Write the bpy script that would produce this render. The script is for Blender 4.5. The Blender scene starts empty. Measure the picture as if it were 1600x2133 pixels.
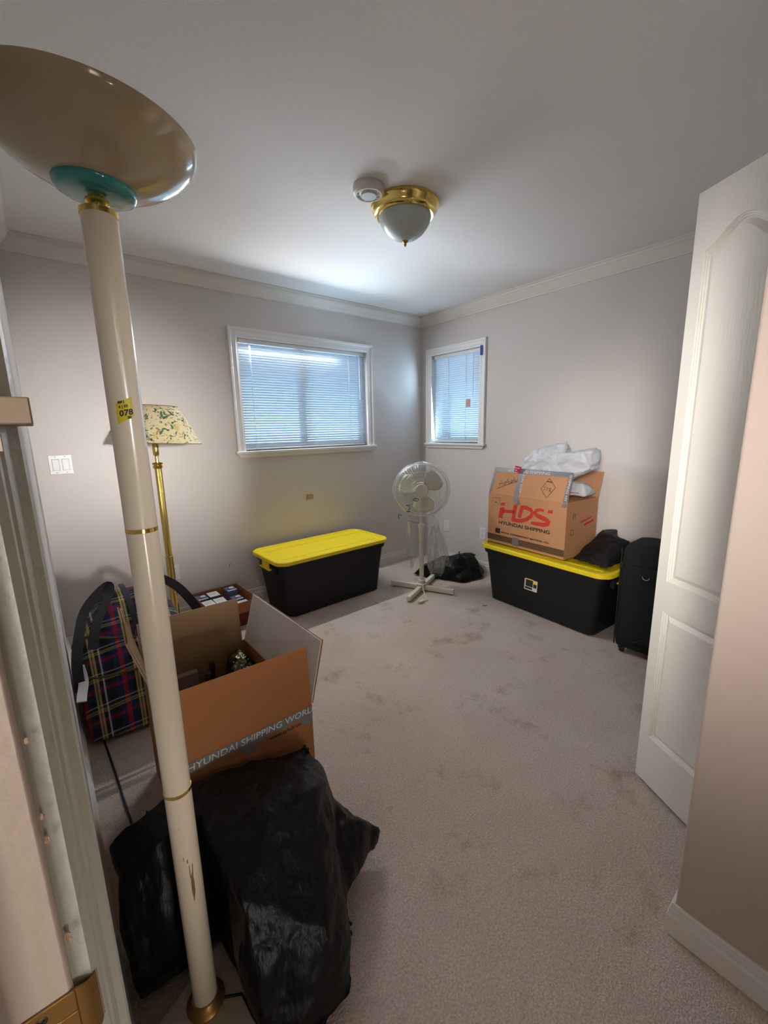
import bpy, bmesh, math, random
from mathutils import Vector, Matrix, noise
random.seed(7)
PI = math.pi
S = bpy.context.scene
COL = S.collection

# ------------------------------------------------------------------ camera
cam_d = bpy.data.cameras.new('camera'); cam = bpy.data.objects.new('camera', cam_d); COL.objects.link(cam)
S.camera = cam
yaw, pit, rol = math.radians(39.1371), math.radians(-11.1965), math.radians(-1.1996)
F = Vector((math.sin(yaw)*math.cos(pit), math.cos(yaw)*math.cos(pit), math.sin(pit)))
R0 = Vector((math.cos(yaw), -math.sin(yaw), 0)); U0 = R0.cross(F)
R_ = R0*math.cos(rol)+U0*math.sin(rol); U_ = -R0*math.sin(rol)+U0*math.cos(rol)
M = Matrix((R_, U_, -F)).transposed().to_4x4(); M.translation = (-3.1626, -3.2170, 1.3605)
cam.matrix_world = M
cam_d.sensor_fit = 'HORIZONTAL'; cam_d.sensor_width = 36.0; cam_d.lens = 870.576/1600*36.0
cam_d.clip_start = 0.02

# ------------------------------------------------------------------ world, lights, exposure
w = bpy.data.worlds.new('sky'); S.world = w; w.use_nodes = True
bg = w.node_tree.nodes['Background']; bg.inputs[0].default_value = (0.36, 0.68, 1.0, 1); bg.inputs[1].default_value = 4.2
def area(name, loc, target, sx, sy, power, color, spread=180):
    l = bpy.data.lights.new(name, 'AREA'); l.shape = 'RECTANGLE'; l.size = sx; l.size_y = sy
    l.energy = power; l.color = color; l.spread = math.radians(spread)
    o = bpy.data.objects.new(name, l); COL.objects.link(o); o.location = loc
    o.rotation_euler = (Vector(target)-Vector(loc)).to_track_quat('-Z', 'Y').to_euler()
    return o
# lamps added outside below each window, standing for daylight bounced off the ground
area('ground_bounce_north', (-1.30, 1.25, 0.15), (-1.3, 0.0, 1.70), 2.2, 1.0, 360, (0.74, 0.87, 1.0))
area('ground_bounce_east', (1.25, -0.44, 0.15), (0.0, -0.44, 1.70), 1.2, 1.0, 520, (0.46, 0.74, 1.0))
area('hall_floor_glow_west', (-4.3, -4.0, 0.75), (-1.9, -2.6, 0.9), 0.8, 0.8, 9, (1.0, 0.92, 0.88))
area('low_fill_south', (-2.95, -5.4, 0.35), (-3.03, -2.3, 0.62), 0.5, 0.4, 0.85, (1.0, 0.94, 0.86), 28)  # low area light added to brighten the lower torchiere pole, no source known there
area('door_fill_west', (-4.9, -3.95, 1.9), (-1.35, -2.55, 1.18), 0.7, 0.7, 5.0, (1.0, 0.95, 0.89), 29)  # fill added to light the closet door and printed carton, not a known window
area('wall_beam_south', (-2.15, -5.6, 1.5), (-2.74, 0.0, 1.25), 0.30, 0.30, 3.6, (1.0, 0.98, 0.95), 21)  # narrow beam added to brighten the north wall's left end, source unknown
area('floor_fill_south', (-3.0, -6.2, 2.15), (-1.85, -0.6, 0.5), 0.5, 0.5, 0.8, (1.0, 0.85, 0.70), 42)  # weak fill added to lift the mid floor and tote lid, no lamp known
# strip lamps added in the slits round the blinds to strengthen the daylight
area('gap_light_top', (-1.46, 0.008, 2.012), (-1.46, -1.0, 1.34), 0.84, 0.010, 22, (0.94, 0.97, 1.0))
area('gap_light_side', (0.010, -0.151, 1.62), (-1.2, -0.50, 1.5), 0.012, 0.76, 4.6, (0.50, 0.76, 1.0))
S.view_settings.view_transform = 'Standard'; S.view_settings.look = 'None'
S.view_settings.gamma = 1; S.view_settings.use_curve_mapping = False
S.view_settings.exposure = 0.0

# ------------------------------------------------------------------ helpers
def lin(c):
    return tuple((x/12.92 if x <= .04045 else ((x+.055)/1.055)**2.4) for x in c)
def rgb(r, g, b): return lin((r/255, g/255, b/255))+(1,)
def mat(name, col, rough=.6, metal=0, bump=0, bscale=40, var=0, vscale=6, spec=.5, trans=0, stretch=None, coat=0):
    m = bpy.data.materials.new(name); m.use_nodes = True; nt = m.node_tree; b = nt.nodes['Principled BSDF']
    b.inputs['Base Color'].default_value = col; b.inputs['Roughness'].default_value = rough
    b.inputs['Metallic'].default_value = metal; b.inputs['Specular IOR Level'].default_value = spec
    b.inputs['Transmission Weight'].default_value = trans; b.inputs['Coat Weight'].default_value = coat
    tc = nt.nodes.new('ShaderNodeTexCoord'); mp = nt.nodes.new('ShaderNodeMapping')
    nt.links.new(tc.outputs['Object'], mp.inputs[0])
    if stretch: mp.inputs['Scale'].default_value = stretch
    if var:
        n = nt.nodes.new('ShaderNodeTexNoise'); n.inputs['Scale'].default_value = vscale; n.inputs['Detail'].default_value = 5
        nt.links.new(mp.outputs[0], n.inputs['Vector'])
        mx = nt.nodes.new('ShaderNodeMix'); mx.data_type = 'RGBA'
        mx.inputs[6].default_value = tuple(c*(1-var) for c in col[:3])+(1,); mx.inputs[7].default_value = tuple(min(1, c*(1+var)) for c in col[:3])+(1,)
        nt.links.new(n.outputs[0], mx.inputs[0]); nt.links.new(mx.outputs[2], b.inputs['Base Color'])
    if bump:
        n = nt.nodes.new('ShaderNodeTexNoise'); n.inputs['Scale'].default_value = bscale; n.inputs['Detail'].default_value = 4
        nt.links.new(mp.outputs[0], n.inputs['Vector'])
        bp = nt.nodes.new('ShaderNodeBump'); bp.inputs['Strength'].default_value = bump; bp.inputs['Distance'].default_value = .01
        nt.links.new(n.outputs[0], bp.inputs['Height']); nt.links.new(bp.outputs[0], b.inputs['Normal'])
    return m
class MB:
    def __init__(s): s.b = bmesh.new()
    def box(s, x0, x1, y0, y1, z0, z1, mtx=None):
        v = [s.b.verts.new((x, y, z)) for z in (z0, z1) for x, y in ((x0, y0), (x1, y0), (x1, y1), (x0, y1))]
        if mtx: [setattr(q, 'co', mtx @ q.co) for q in v]
        for f in ((3,2,1,0), (4,5,6,7), (0,1,5,4), (1,2,6,5), (2,3,7,6), (3,0,4,7)): s.b.faces.new([v[i] for i in f])
        return s
    def loft(s, rings, cap0=True, cap1=True, closed=True):
        vs = [[s.b.verts.new(p) for p in r] for r in rings]; n = len(rings[0])
        for a, c in zip(vs[:-1], vs[1:]):
            for i in range(n if closed else n-1): s.b.faces.new((a[i], a[(i+1) % n], c[(i+1) % n], c[i]))
        if cap0: s.b.faces.new(vs[0][::-1])
        if cap1: s.b.faces.new(vs[-1])
        return s
    def lathe(s, prof, seg=32, c=(0,0,0), cap0=True, cap1=True, mtx=None):
        rings = []
        for r, z in prof:
            ring = [Vector((c[0]+max(r, 1e-4)*math.cos(2*PI*i/seg), c[1]+max(r, 1e-4)*math.sin(2*PI*i/seg), c[2]+z)) for i in range(seg)]
            rings.append([mtx @ p for p in ring] if mtx else ring)
        return s.loft(rings, cap0, cap1)
    def tube(s, pts, r, seg=8, cap=True):
        pts = [Vector(p) for p in pts]; rings = []; up = None
        for i, p in enumerate(pts):
            t = (pts[min(i+1, len(pts)-1)]-pts[max(i-1, 0)]).normalized()
            if up is None: up = t.orthogonal().normalized()
            up = (up-t*up.dot(t)); up = up.normalized() if up.length > 1e-6 else t.orthogonal().normalized()
            q = t.cross(up); rr = r[i] if isinstance(r, (list, tuple)) else r
            rings.append([p+rr*(up*math.cos(2*PI*k/seg)+q*math.sin(2*PI*k/seg)) for k in range(seg)])
        return s.loft(rings, cap, cap)
    def prism(s, poly, z0, z1, mtx=None):
        r0 = [Vector((x, y, z0)) for x, y in poly]; r1 = [Vector((x, y, z1)) for x, y in poly]
        if mtx: r0 = [mtx @ p for p in r0]; r1 = [mtx @ p for p in r1]
        return s.loft([r0, r1])
    def ribbon(s, pts, wd, mtx, z=0, th=.0004):
        # flat stroke decal through 2-D points, wd width
        pts = [Vector(p) for p in pts]; L = []; Rr = []
        for i, p in enumerate(pts):
            t = (pts[min(i+1, len(pts)-1)]-pts[max(i-1, 0)]).normalized(); n = Vector((-t.y, t.x))
            ww = wd[i] if isinstance(wd, (list, tuple)) else wd
            L.append(p+n*ww/2); Rr.append(p-n*ww/2)
        for i in range(len(pts)-1):
            q = [(L[i].x, L[i].y), (Rr[i].x, Rr[i].y), (Rr[i+1].x, Rr[i+1].y), (L[i+1].x, L[i+1].y)]
            s.prism(q, z, z+th, mtx)
        return s
    def out(s, name, m, parent=None, smooth=0, bevel=0, seg=2, loc=None, rot=None):
        bmesh.ops.recalc_face_normals(s.b, faces=s.b.faces)
        me = bpy.data.meshes.new(name); s.b.to_mesh(me); s.b.free()
        o = bpy.data.objects.new(name, me); COL.objects.link(o)
        if m: me.materials.append(m)
        if parent: o.parent = parent
        if loc: o.location = loc
        if rot: o.rotation_euler = rot
        if bevel:
            bv = o.modifiers.new('bevel', 'BEVEL'); bv.width = bevel; bv.segments = seg; bv.limit_method = 'ANGLE'; bv.angle_limit = math.radians(35)
        if smooth or bevel:
            me.shade_smooth() if hasattr(me, 'shade_smooth') else None
            for p in me.polygons: p.use_smooth = True
            me.set_sharp_from_angle(angle=math.radians(smooth if smooth else 40))
        return o
def thing(name, label, cat, loc=(0,0,0), rz=0, group=None):
    o = bpy.data.objects.new(name, None); COL.objects.link(o); o.location = loc; o.rotation_euler = (0, 0, rz)
    o.empty_display_size = .1; o['label'] = label; o['category'] = cat
    if group: o['group'] = group
    return o
def tag(o, label, cat, group=None):
    o['label'] = label; o['category'] = cat
    if group: o['group'] = group
    return o
def struct(o, label=None):
    o['kind'] = 'structure'
    if label: o['label'] = label
    return o
def sempty(name, label=None):
    o = bpy.data.objects.new(name, None); COL.objects.link(o); o.empty_display_size = .1
    return struct(o, label)
def rrect(hx, hy, r, z, n=5, cx=0, cy=0):
    pts = []
    for (sx, sy, a0) in ((1,1,0), (-1,1,PI/2), (-1,-1,PI), (1,-1,1.5*PI)):
        for i in range(n+1):
            a = a0+PI/2*i/n; pts.append((cx+sx*(hx-r)+r*math.cos(a), cy+sy*(hy-r)+r*math.sin(a), z))
    return pts
def text_obj(s, size, mtx, m, name, parent, xs=1.0, th=.0003, bold=0, shear=0):
    cu = bpy.data.curves.new(name, 'FONT'); cu.body = s; cu.size = size; cu.extrude = th; cu.offset = bold; cu.shear = shear
    cu.resolution_u = 3
    t = bpy.data.objects.new(name, cu); COL.objects.link(t)
    dg = bpy.context.evaluated_depsgraph_get()
    me = bpy.data.meshes.new_from_object(t.evaluated_get(dg)); bpy.data.objects.remove(t)
    me.transform(mtx @ Matrix.Diagonal((xs, 1, 1, 1)))
    me.materials.clear(); me.materials.append(m)
    o = bpy.data.objects.new(name, me); COL.objects.link(o); o.parent = parent
    return o
def blob(name, hulls, m, voxel=.02, smooth=6, disp=(), parent=None, zmin=None, uvs=None):
    """union of convex hulls / ellipsoids -> voxel remesh -> wrinkles; returns object in world coords"""
    b = bmesh.new()
    for h in hulls:
        bb = bmesh.new()
        if h[0] == 'e':
            bmesh.ops.create_icosphere(bb, subdivisions=3, radius=1)
            mt = Matrix.Translation(h[1]) @ (h[3] if len(h) > 3 else Matrix()) @ Matrix.Diagonal(tuple(h[2])+(1,))
            bmesh.ops.transform(bb, matrix=mt, verts=bb.verts)
        else:
            for p in h[1]: bb.verts.new(p)
            r = bmesh.ops.convex_hull(bb, input=bb.verts)
            bmesh.ops.delete(bb, geom=[v for v in bb.verts if not v.link_faces], context='VERTS')
        me = bpy.data.meshes.new('t'); bb.to_mesh(me); bb.free(); b.from_mesh(me); bpy.data.meshes.remove(me)
    me = bpy.data.meshes.new('t'); b.to_mesh(me); b.free()
    t = bpy.data.objects.new('t', me); COL.objects.link(t)
    r = t.modifiers.new('r', 'REMESH'); r.mode = 'VOXEL'; r.voxel_size = voxel
    sm = t.modifiers.new('s', 'SMOOTH'); sm.iterations = smooth; sm.factor = .5
    ds = t.modifiers.new('ss', 'SUBSURF'); ds.levels = 1; ds.render_levels = 1
    for i, (kind, size, strength) in enumerate(disp):
        tx = bpy.data.textures.new('tx', kind)
        if kind == 'VORONOI': tx.noise_scale = size; tx.weight_1 = -1; tx.weight_2 = 1; tx.noise_intensity = 1.6
        else: tx.noise_scale = size; tx.noise_depth = 3
        d = t.modifiers.new('d', 'DISPLACE'); d.texture = tx; d.strength = strength; d.texture_coords = 'LOCAL'; d.mid_level = .5 if kind != 'VORONOI' else .3
    dg = bpy.context.evaluated_depsgraph_get()
    nm = bpy.data.meshes.new_from_object(t.evaluated_get(dg)); bpy.data.objects.remove(t)
    if zmin is not None:
        for v in nm.vertices:
            if v.co.z < zmin: v.co.z = zmin
    nm.name = name; nm.materials.clear(); nm.materials.append(m)
    for p in nm.polygons: p.use_smooth = True
    o = bpy.data.objects.new(name, nm); COL.objects.link(o)
    if parent: o.parent = parent
    return o

# ------------------------------------------------------------------ materials
def wall_mat(name, col):
    return mat(name, col, .85, bump=.12, bscale=220, var=.03, vscale=2.5, spec=.2)
M_wall = wall_mat('wall_paint', rgb(210, 203, 199))
M_ceil = wall_mat('ceiling_paint', rgb(230, 226, 223))
M_trim = mat('trim_paint', rgb(220, 213, 204), .5, bump=.05, bscale=60, var=.03)
M_wintrim = mat('window_trim_paint', rgb(228, 226, 225), .45, var=.02)
M_casing = mat('aged_casing_paint', rgb(196, 192, 178), .5, bump=.25, bscale=90, var=.05, vscale=9)
M_jamb = mat('jamb_paint', rgb(206, 188, 172), .6, bump=.1, bscale=120, var=.03)
M_door = mat('door_paint', rgb(240, 236, 228), .42, bump=.1, bscale=30, var=.015, stretch=(6, 6, .6))
M_wood = mat('raw_wood', rgb(166, 134, 104), .8, bump=.5, bscale=30, var=.15, vscale=12, stretch=(8, 8, 1))
M_brass = mat('polished_brass', rgb(232, 202, 118), .16, metal=1, var=.06, vscale=20)
M_brass_dull = mat('worn_brass', rgb(172, 130, 76), .42, metal=.85, var=.14, vscale=30, bump=.1)
M_dark = mat('dark_void', rgb(20, 18, 16), .9, var=.1)
M_steel = mat('steel_screw', rgb(120, 105, 85), .35, metal=1, var=.1)
M_white_pl = mat('white_plastic', rgb(226, 226, 228), .35, var=.02)
M_cream_pl = mat('cream_plastic', rgb(216, 208, 188), .38, var=.03)
M_black_bin = mat('black_bin_plastic', rgb(22, 23, 24), .5, var=.1, bump=.05, bscale=200, spec=.35)
M_yellow = mat('yellow_lid_plastic', rgb(232, 205, 20), .42, var=.03)
M_card = mat('brown_cardboard', rgb(152, 100, 62), .85, var=.05, vscale=5, bump=.1, bscale=60, stretch=(1, 1, 4), spec=.2)
M_card_hds = mat('tan_cardboard', rgb(184, 134, 97), .85, var=.05, vscale=5, bump=.1, bscale=60, stretch=(1, 1, 4), spec=.2)
M_card_in = mat('cardboard_inside', rgb(152, 124, 92), .85, var=.05, vscale=5, bump=.1, bscale=60, spec=.2)
M_card_lt = mat('pale_cardboard_liner', rgb(214, 204, 200), .85, var=.04, bump=.1, bscale=50, spec=.2)
M_card_edge = mat('corrugated_edge', rgb(150, 122, 92), .9, var=.3, vscale=120)
M_red_ink = mat('red_ink', rgb(190, 52, 38), .8, var=.06, vscale=60)
M_black_ink = mat('black_ink', rgb(42, 34, 32), .8, var=.1)
M_tape = mat('grey_tape', rgb(112, 108, 110), .35, var=.12, vscale=60)
M_tape_brown = mat('brown_tape', rgb(96, 72, 52), .3, var=.1, vscale=30)
M_white_ink = mat('white_ink', rgb(205, 203, 205), .6, var=.05)
M_lamp = mat('cream_enamel', rgb(216, 202, 180), .22, var=.03, vscale=8, coat=.3)
M_bowl = mat('bowl_enamel', rgb(186, 166, 134), .14, var=.03, coat=.5)
M_teal = mat('teal_enamel', rgb(48, 142, 140), .2, var=.03, coat=.4)
M_fabric_blk = mat('black_nylon', rgb(24, 27, 27), .85, var=.15, bump=.3, bscale=300, spec=.25)
M_strap = mat('black_webbing', rgb(15, 15, 17), .8, var=.15, bump=.3, bscale=400)
M_bag_blk = mat('black_bin_bag', rgb(11, 12, 11), .42, var=.15, bump=.7, bscale=20, stretch=(1.8, 1.8, .35), spec=.22)
M_bag_dull = mat('dull_black_bag', rgb(16, 17, 17), .5, var=.15, bump=.6, bscale=22, stretch=(1.6, 1.6, .5), spec=.3)
M_cord_blk = mat('black_cord', rgb(14, 13, 12), .6, var=.1)

def carpet_mat():
    m = bpy.data.materials.new('carpet'); m.use_nodes = True; nt = m.node_tree; b = nt.nodes['Principled BSDF']
    b.inputs['Roughness'].default_value = .95; b.inputs['Specular IOR Level'].default_value = .1
    tc = nt.nodes.new('ShaderNodeTexCoord')
    def nz(sc, det, rough=.55):
        n = nt.nodes.new('ShaderNodeTexNoise'); n.inputs['Scale'].default_value = sc; n.inputs['Detail'].default_value = det
        n.inputs['Roughness'].default_value = rough; nt.links.new(tc.outputs['Object'], n.inputs['Vector']); return n
    def ramp(n, p0, p1, c0, c1):
        r = nt.nodes.new('ShaderNodeValToRGB'); r.color_ramp.elements[0].position = p0; r.color_ramp.elements[1].position = p1
        r.color_ramp.elements[0].color = c0; r.color_ramp.elements[1].color = c1; nt.links.new(n.outputs[0], r.inputs[0]); return r
    base = ramp(nz(1.6, 6), .3, .7, rgb(198, 181, 167), rgb(216, 200, 187))
    st = ramp(nz(4.2, 8, .7), .55, .74, (0, 0, 0, 1), (.75, .75, .75, 1))
    fine = ramp(nz(160, 3), .3, .75, (.70, .70, .70, 1), (1.15, 1.15, 1.15, 1))
    mx = nt.nodes.new('ShaderNodeMix'); mx.data_type = 'RGBA'; mx.inputs[7].default_value = rgb(140, 118, 102)
    nt.links.new(st.outputs[0], mx.inputs[0]); nt.links.new(base.outputs[0], mx.inputs[6])
    m2 = nt.nodes.new('ShaderNodeMix'); m2.data_type = 'RGBA'; m2.blend_type = 'MULTIPLY'; m2.inputs[0].default_value = 1
    nt.links.new(mx.outputs[2], m2.inputs[6]); nt.links.new(fine.outputs[0], m2.inputs[7]); nt.links.new(m2.outputs[2], b.inputs['Base Color'])
    bp = nt.nodes.new('ShaderNodeBump'); bp.inputs['Strength'].default_value = .8; bp.inputs['Distance'].default_value = .006
    hb = nz(220, 2); hb2 = nz(9, 4)
    ad = nt.nodes.new('ShaderNodeMath'); ad.operation = 'MULTIPLY_ADD'; ad.inputs[1].default_value = 2.5
    nt.links.new(hb2.outputs[0], ad.inputs[0]); nt.links.new(hb.outputs[0], ad.inputs[2])
    nt.links.new(ad.outputs[0], bp.inputs['Height']); nt.links.new(bp.outputs[0], b.inputs['Normal'])
    return m
M_carpet = carpet_mat()

# ------------------------------------------------------------------ structure
H = 2.44; W = 3.19
floor = struct(MB().box(-5.2, .15, -6.8, .15, -.06, 0).out('floor', M_carpet), 'worn stained beige carpet')
ceil = struct(MB().box(-5.2, .15, -6.8, .15, H, H+.08).out('ceiling', M_ceil))
# north wall with window_1 opening, east wall with window_2 opening
o1 = (-1.915, -.72, 1.215, 2.05); o2 = (-.738, -.14, 1.215, 2.062)
m = MB(); T = .16
m.box(-W-.13, o1[0], 0, T, 0, H).box(o1[1], T, 0, T, 0, H).box(o1[0], o1[1], 0, T, 0, o1[2]).box(o1[0], o1[1], 0, T, o1[3], H)
struct(m.out('wall_north', M_wall))
m = MB(); m.box(0, T, o2[1], 0, 0, H).box(0, T, -3.9, o2[0], 0, H).box(0, T, o2[0], o2[1], 0, o2[2]).box(0, T, o2[0], o2[1], o2[3], H)
struct(m.out('wall_east', M_wall))
DY0, DY1 = -2.872, -3.68      # doorway in the west wall
m = MB(); m.box(-W-.12, -W, DY0+.015, 0, 0, H).box(-W-.12, -W, -4.6, DY1-.015, 0, H).box(-W-.12, -W, DY1-.015, DY0+.015, 2.05, H)
struct(m.out('wall_west', M_wall))
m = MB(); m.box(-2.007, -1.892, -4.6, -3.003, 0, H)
struct(m.out('wall_inner', wall_mat('inner_wall_tone', rgb(188, 171, 160)), bevel=.006, seg=3), 'short partition wall at the right edge')  # same wall surface in a darker, pinker tone than the other walls
m = MB(); m.box(-1.892, -1.70, -3.16, -3.05, 0, H).box(-.42, 0, -3.16, -3.05, 0, H).box(-1.70, -.42, -3.16, -3.05, 2.05, H).box(-1.892, 0, -3.9, -3.8, 0, H)
struct(m.out('wall_south', M_wall))
m = MB(); m.box(-5.2, -5.1, -6.8, -2.2, 0, H).box(-5.2, -W-.12, -2.3, -2.2, 0, H).box(-5.2, -1.5, -6.9, -6.8, 0, H).box(-1.6, -1.5, -6.8, -4.6, 0, H).box(-2.007, -1.5, -4.6, -4.5, 0, H)
struct(m.out('wall_hall', M_wall))

# crown moulding and baseboards (mitred profile sweeps)
CR = [(0, .0907), (.008, .0907), (.011, .082), (.016, .078), (.022, .066), (.034, .050), (.048, .038), (.052, .030), (.058, .026), (.060, .012), (.070, .010), (.070, 0), (0, 0)]
def crown(name, kind, a0, a1, m0, m1, plane):
    """kind 'N': wall y=plane, runs in x, projects -y; 'E': wall x=plane projects -x; 'W': wall x=plane projects +x"""
    rings = []
    for a, mt in ((a0, m0), (a1, m1)):
        ring = []
        for o, d in CR:
            q = a+mt*o
            ring.append({'N': (q, plane-o, H-d), 'E': (plane-o, q, H-d), 'W': (plane+o, q, H-d)}[kind])
        rings.append(ring)
    return struct(MB().loft(rings).out(name, M_trim, smooth=25))
crown('trim_1', 'N', -W, 0, 1, -1, 0)
crown('trim_2', 'E', 0, -3.05, -1, 0, 0)
crown('trim_3', 'W', 0, -4.5, -1, 0, -W)
BB = [(0, .0945), (.005, .0945), (.008, .088), (.008, .080), (.010, .078), (.010, .066), (.012, .062), (.014, .058), (.014, 0), (0, 0)]
def base(name, kind, a0, a1, m0, m1, plane):
    rings = []
    for a, mt in ((a0, m0), (a1, m1)):
        rings.append([{'N': (a+mt*o, plane-o, d), 'E': (plane-o, a+mt*o, d), 'W': (plane+o, a+mt*o, d), 'D': (a+mt*o, plane+o, d)}[kind] for o, d in BB])
    return struct(MB().loft(rings).out(name, M_trim, smooth=20))
base('baseboard_north', 'N', -W, 0, 1, -1, 0)
base('baseboard_east', 'E', 0, -3.05, -1, 0, 0)
base('baseboard_west', 'W', 0, -2.80, -1, 0, -W)
base('baseboard_inner', 'E', -3.003, -4.5, 1, 0, -2.007)
base('baseboard_end', 'D', -2.007, -1.892, -1, 0, -3.003)

# windows ----------------------------------------------------------------
M_glass = bpy.data.materials.new('window_glass'); M_glass.use_nodes = True
nt = M_glass.node_tree; nt.nodes.remove(nt.nodes['Principled BSDF'])
tr = nt.nodes.new('ShaderNodeBsdfTransparent'); gl = nt.nodes.new('ShaderNodeBsdfGlossy'); gl.inputs['Roughness'].default_value = .02
fr = nt.nodes.new('ShaderNodeFresnel'); mxs = nt.nodes.new('ShaderNodeMixShader')
nt.links.new(fr.outputs[0], mxs.inputs[0]); nt.links.new(tr.outputs[0], mxs.inputs[1]); nt.links.new(gl.outputs[0], mxs.inputs[2])
nt.links.new(mxs.outputs[0], nt.nodes['Material Output'].inputs[0])
M_slat = mat('blind_slat_vinyl', rgb(222, 226, 230), .5, var=.02)
nt = M_slat.node_tree; b = nt.nodes['Principled BSDF']; tl = nt.nodes.new('ShaderNodeBsdfTranslucent'); tl.inputs[0].default_value = (.80, .88, .95, 1)
ms = nt.nodes.new('ShaderNodeMixShader'); ms.inputs[0].default_value = .14
nt.links.new(b.outputs[0], ms.inputs[1]); nt.links.new(tl.outputs[0], ms.inputs[2]); nt.links.new(ms.outputs[0], nt.nodes['Material Output'].inputs[0])

CAS = [(0, 0), (0, .010), (.012, .012), (.018, .014), (.024, .012), (.046, .014), (.052, .019), (.066, .021), (.070, .016), (.070, 0)]  # (from opening edge outward, thickness)
def window(n, axis, o, mull, label):
    """axis 'N': a=x on wall y=0 ; axis 'E': a=-y on wall x=0 (a increases to the right as seen)."""
    root = sempty('window_%d' % n, label)
    a0, a1, z0, z1 = o
    P = (lambda a, d, z: (a, -d, z)) if axis == 'N' else (lambda a, d, z: (-d, -a, z))   # d = distance into the room
    if axis == 'E': a0, a1 = -o[1], -o[0]
    def bx(mb, A0, A1, D0, D1, Z0, Z1):
        p = P(A0, D0, Z0); q = P(A1, D1, Z1)
        return mb.box(min(p[0], q[0]), max(p[0], q[0]), min(p[1], q[1]), max(p[1], q[1]), Z0, Z1)
    # casing: left, top, right swept with mitre
    for side in ('l', 't', 'r'):
        rings = []
        for e in (0, 1):
            ring = []
            for u, d in CAS:
                if side == 'l': ring.append(P(a0-u, d, z0 if e == 0 else z1+u))
                if side == 'r': ring.append(P(a1+u, d, z0 if e == 0 else z1+u))
                if side == 't': ring.append(P(a0-u if e == 0 else a1+u, d, z1+u))
            rings.append(ring)
        MB().loft(rings).out('casing', M_wintrim, root, smooth=20)
    m = MB(); bx(m, a0-.082, a1+.082, -.09, .034, z0-.022, z0); m.out('sill', M_wintrim, root, bevel=.004)
    m = MB(); r = []
    for aa, s in ((a0-.07, 1), (a1+.07, -1)):
        r.append([P(aa+s*o_, d, z) for o_, d, z in ((0, .022, z0-.022), (.02, .014, z0-.05), (.02, 0, z0-.05), (0, 0, z0-.022))])
    m.loft(r); m.out('apron', M_wintrim, root, smooth=20)
    # vinyl frame in the recess
    m = MB(); f = .035
    bx(m, a0, a0+f, -.13, -.085, z0, z1); bx(m, a1-f, a1, -.13, -.085, z0, z1); bx(m, a0+f, a1-f, -.13, -.085, z0, z0+f+.01); bx(m, a0+f, a1-f, -.13, -.085, z1-f, z1)
    m.out('window_frame', M_white_pl, root, bevel=.003)
    if mull:
        m = MB(); c = (a0+a1)/2-.03; bx(m, c-.03, c+.03, -.128, -.09, z0+f, z1-f); m.out('meeting_stile', M_white_pl, root, bevel=.003)
        for A, B_ in ((a0+f, c-.03), (c+.03, a1-f)):
            m = MB(); bx(m, A, B_, -.112, -.108, z0+f, z1-f); m.out('pane', M_glass, root)
    else:
        m = MB(); bx(m, a0+f, a1-f, -.112, -.108, z0+f, z1-f); m.out('pane', M_glass, root)
    return root, P, bx, (a0, a1, z0, z1)
w1, P1, bx1, r1 = window(1, 'N', o1, True, 'wide slider window left of the corner')
w2, P2, bx2, r2 = window(2, 'E', o2, False, 'narrow window right of the corner')

def blind(label, P, bx, r, gl, gr, ladders, tilt, wand):
    a0, a1, z0, z1 = r; a0 += gl; a1 -= gr; D = -.030
    root = thing('window_blind', label, 'blind', P((a0+a1)/2, D, z0))
    off = Vector(P((a0+a1)/2, D, z0))
    mt = Matrix.Translation(-off)
    def fin(m, n, mm, **k):
        bmesh.ops.transform(m.b, matrix=mt, verts=m.b.verts); return m.out(n, mm, root, **k)
    m = MB(); bx(m, a0-.002, a1+.002, D-.017, D+.017, z1-.032, z1-.002); fin(m, 'head_rail', M_white_pl, bevel=.002)
    m = MB(); bx(m, a0, a1, D-.012, D+.012, z0+.006, z0+.020); fin(m, 'bottom_rail', M_white_pl, bevel=.003)
    # one slat mesh, shared
    pts = []; n = 4; wd = .025
    for i in range(n+1):
        s = (i/n-.5)*wd; c = .0018*(1-(2*i/n-1)**2)
        pts.append((s*math.cos(tilt)-c*math.sin(tilt), s*math.sin(tilt)+c*math.cos(tilt)))
    me = None; zs = []; z = z0+.032
    while z < z1-.040: zs.append(z); z += .0198
    for i, z in enumerate(zs):
        if me is None:
            m = MB(); m.loft([[Vector(P(a, D+d, z))-off for d, h in pts for a in (a0,)] for z in (z,)] if False else
                             [[Vector(P(a, D+d, h))-Vector((off.x, off.y, 0)) for d, h in pts] for a in (a0+.002, a1-.002)], cap0=False, cap1=False, closed=False)
            ob = m.out('slat', M_slat, root, smooth=60); me = ob.data; ob.location = (0, 0, z-off.z)
        else:
            ob = bpy.data.objects.new('slat', me); COL.objects.link(ob); ob.parent = root; ob.location = (0, 0, z-off.z)
    for a in ladders:
        m = MB()
        for dd in (-.0135, .0135):
            m.tube([P(a, D+dd, z0+.01), P(a, D+dd, z1-.03)], .0011, 5)
        for k in (-.004, .004): m.tube([P(a+k, D+.0145, z0+.01), P(a+k, D+.0145, z1-.03)], .0010, 5)
        fin(m, 'ladder_cord', M_white_pl)
    if wand:
        m = MB(); m.tube([P(wand, D+.028, z1-.03), P(wand, D+.030, z1-.42)], .0035, 6)
        fin(m, 'tilt_wand', M_white_pl)
    return root, off
TILT = math.radians(-43)
b1, off1 = blind('wide white mini blind in the window left of the corner', P1, bx1, r1, .006, .022, (-1.815, -.905), -TILT, -.80)
b2, off2 = blind('narrow white mini blind in the bluish window right of the corner', P2, bx2, r2, .022, .010, (.35, .565), -TILT, .66)
M_pink = mat('pink_tag_card', rgb(206, 172, 178), .7, var=.05)
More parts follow.
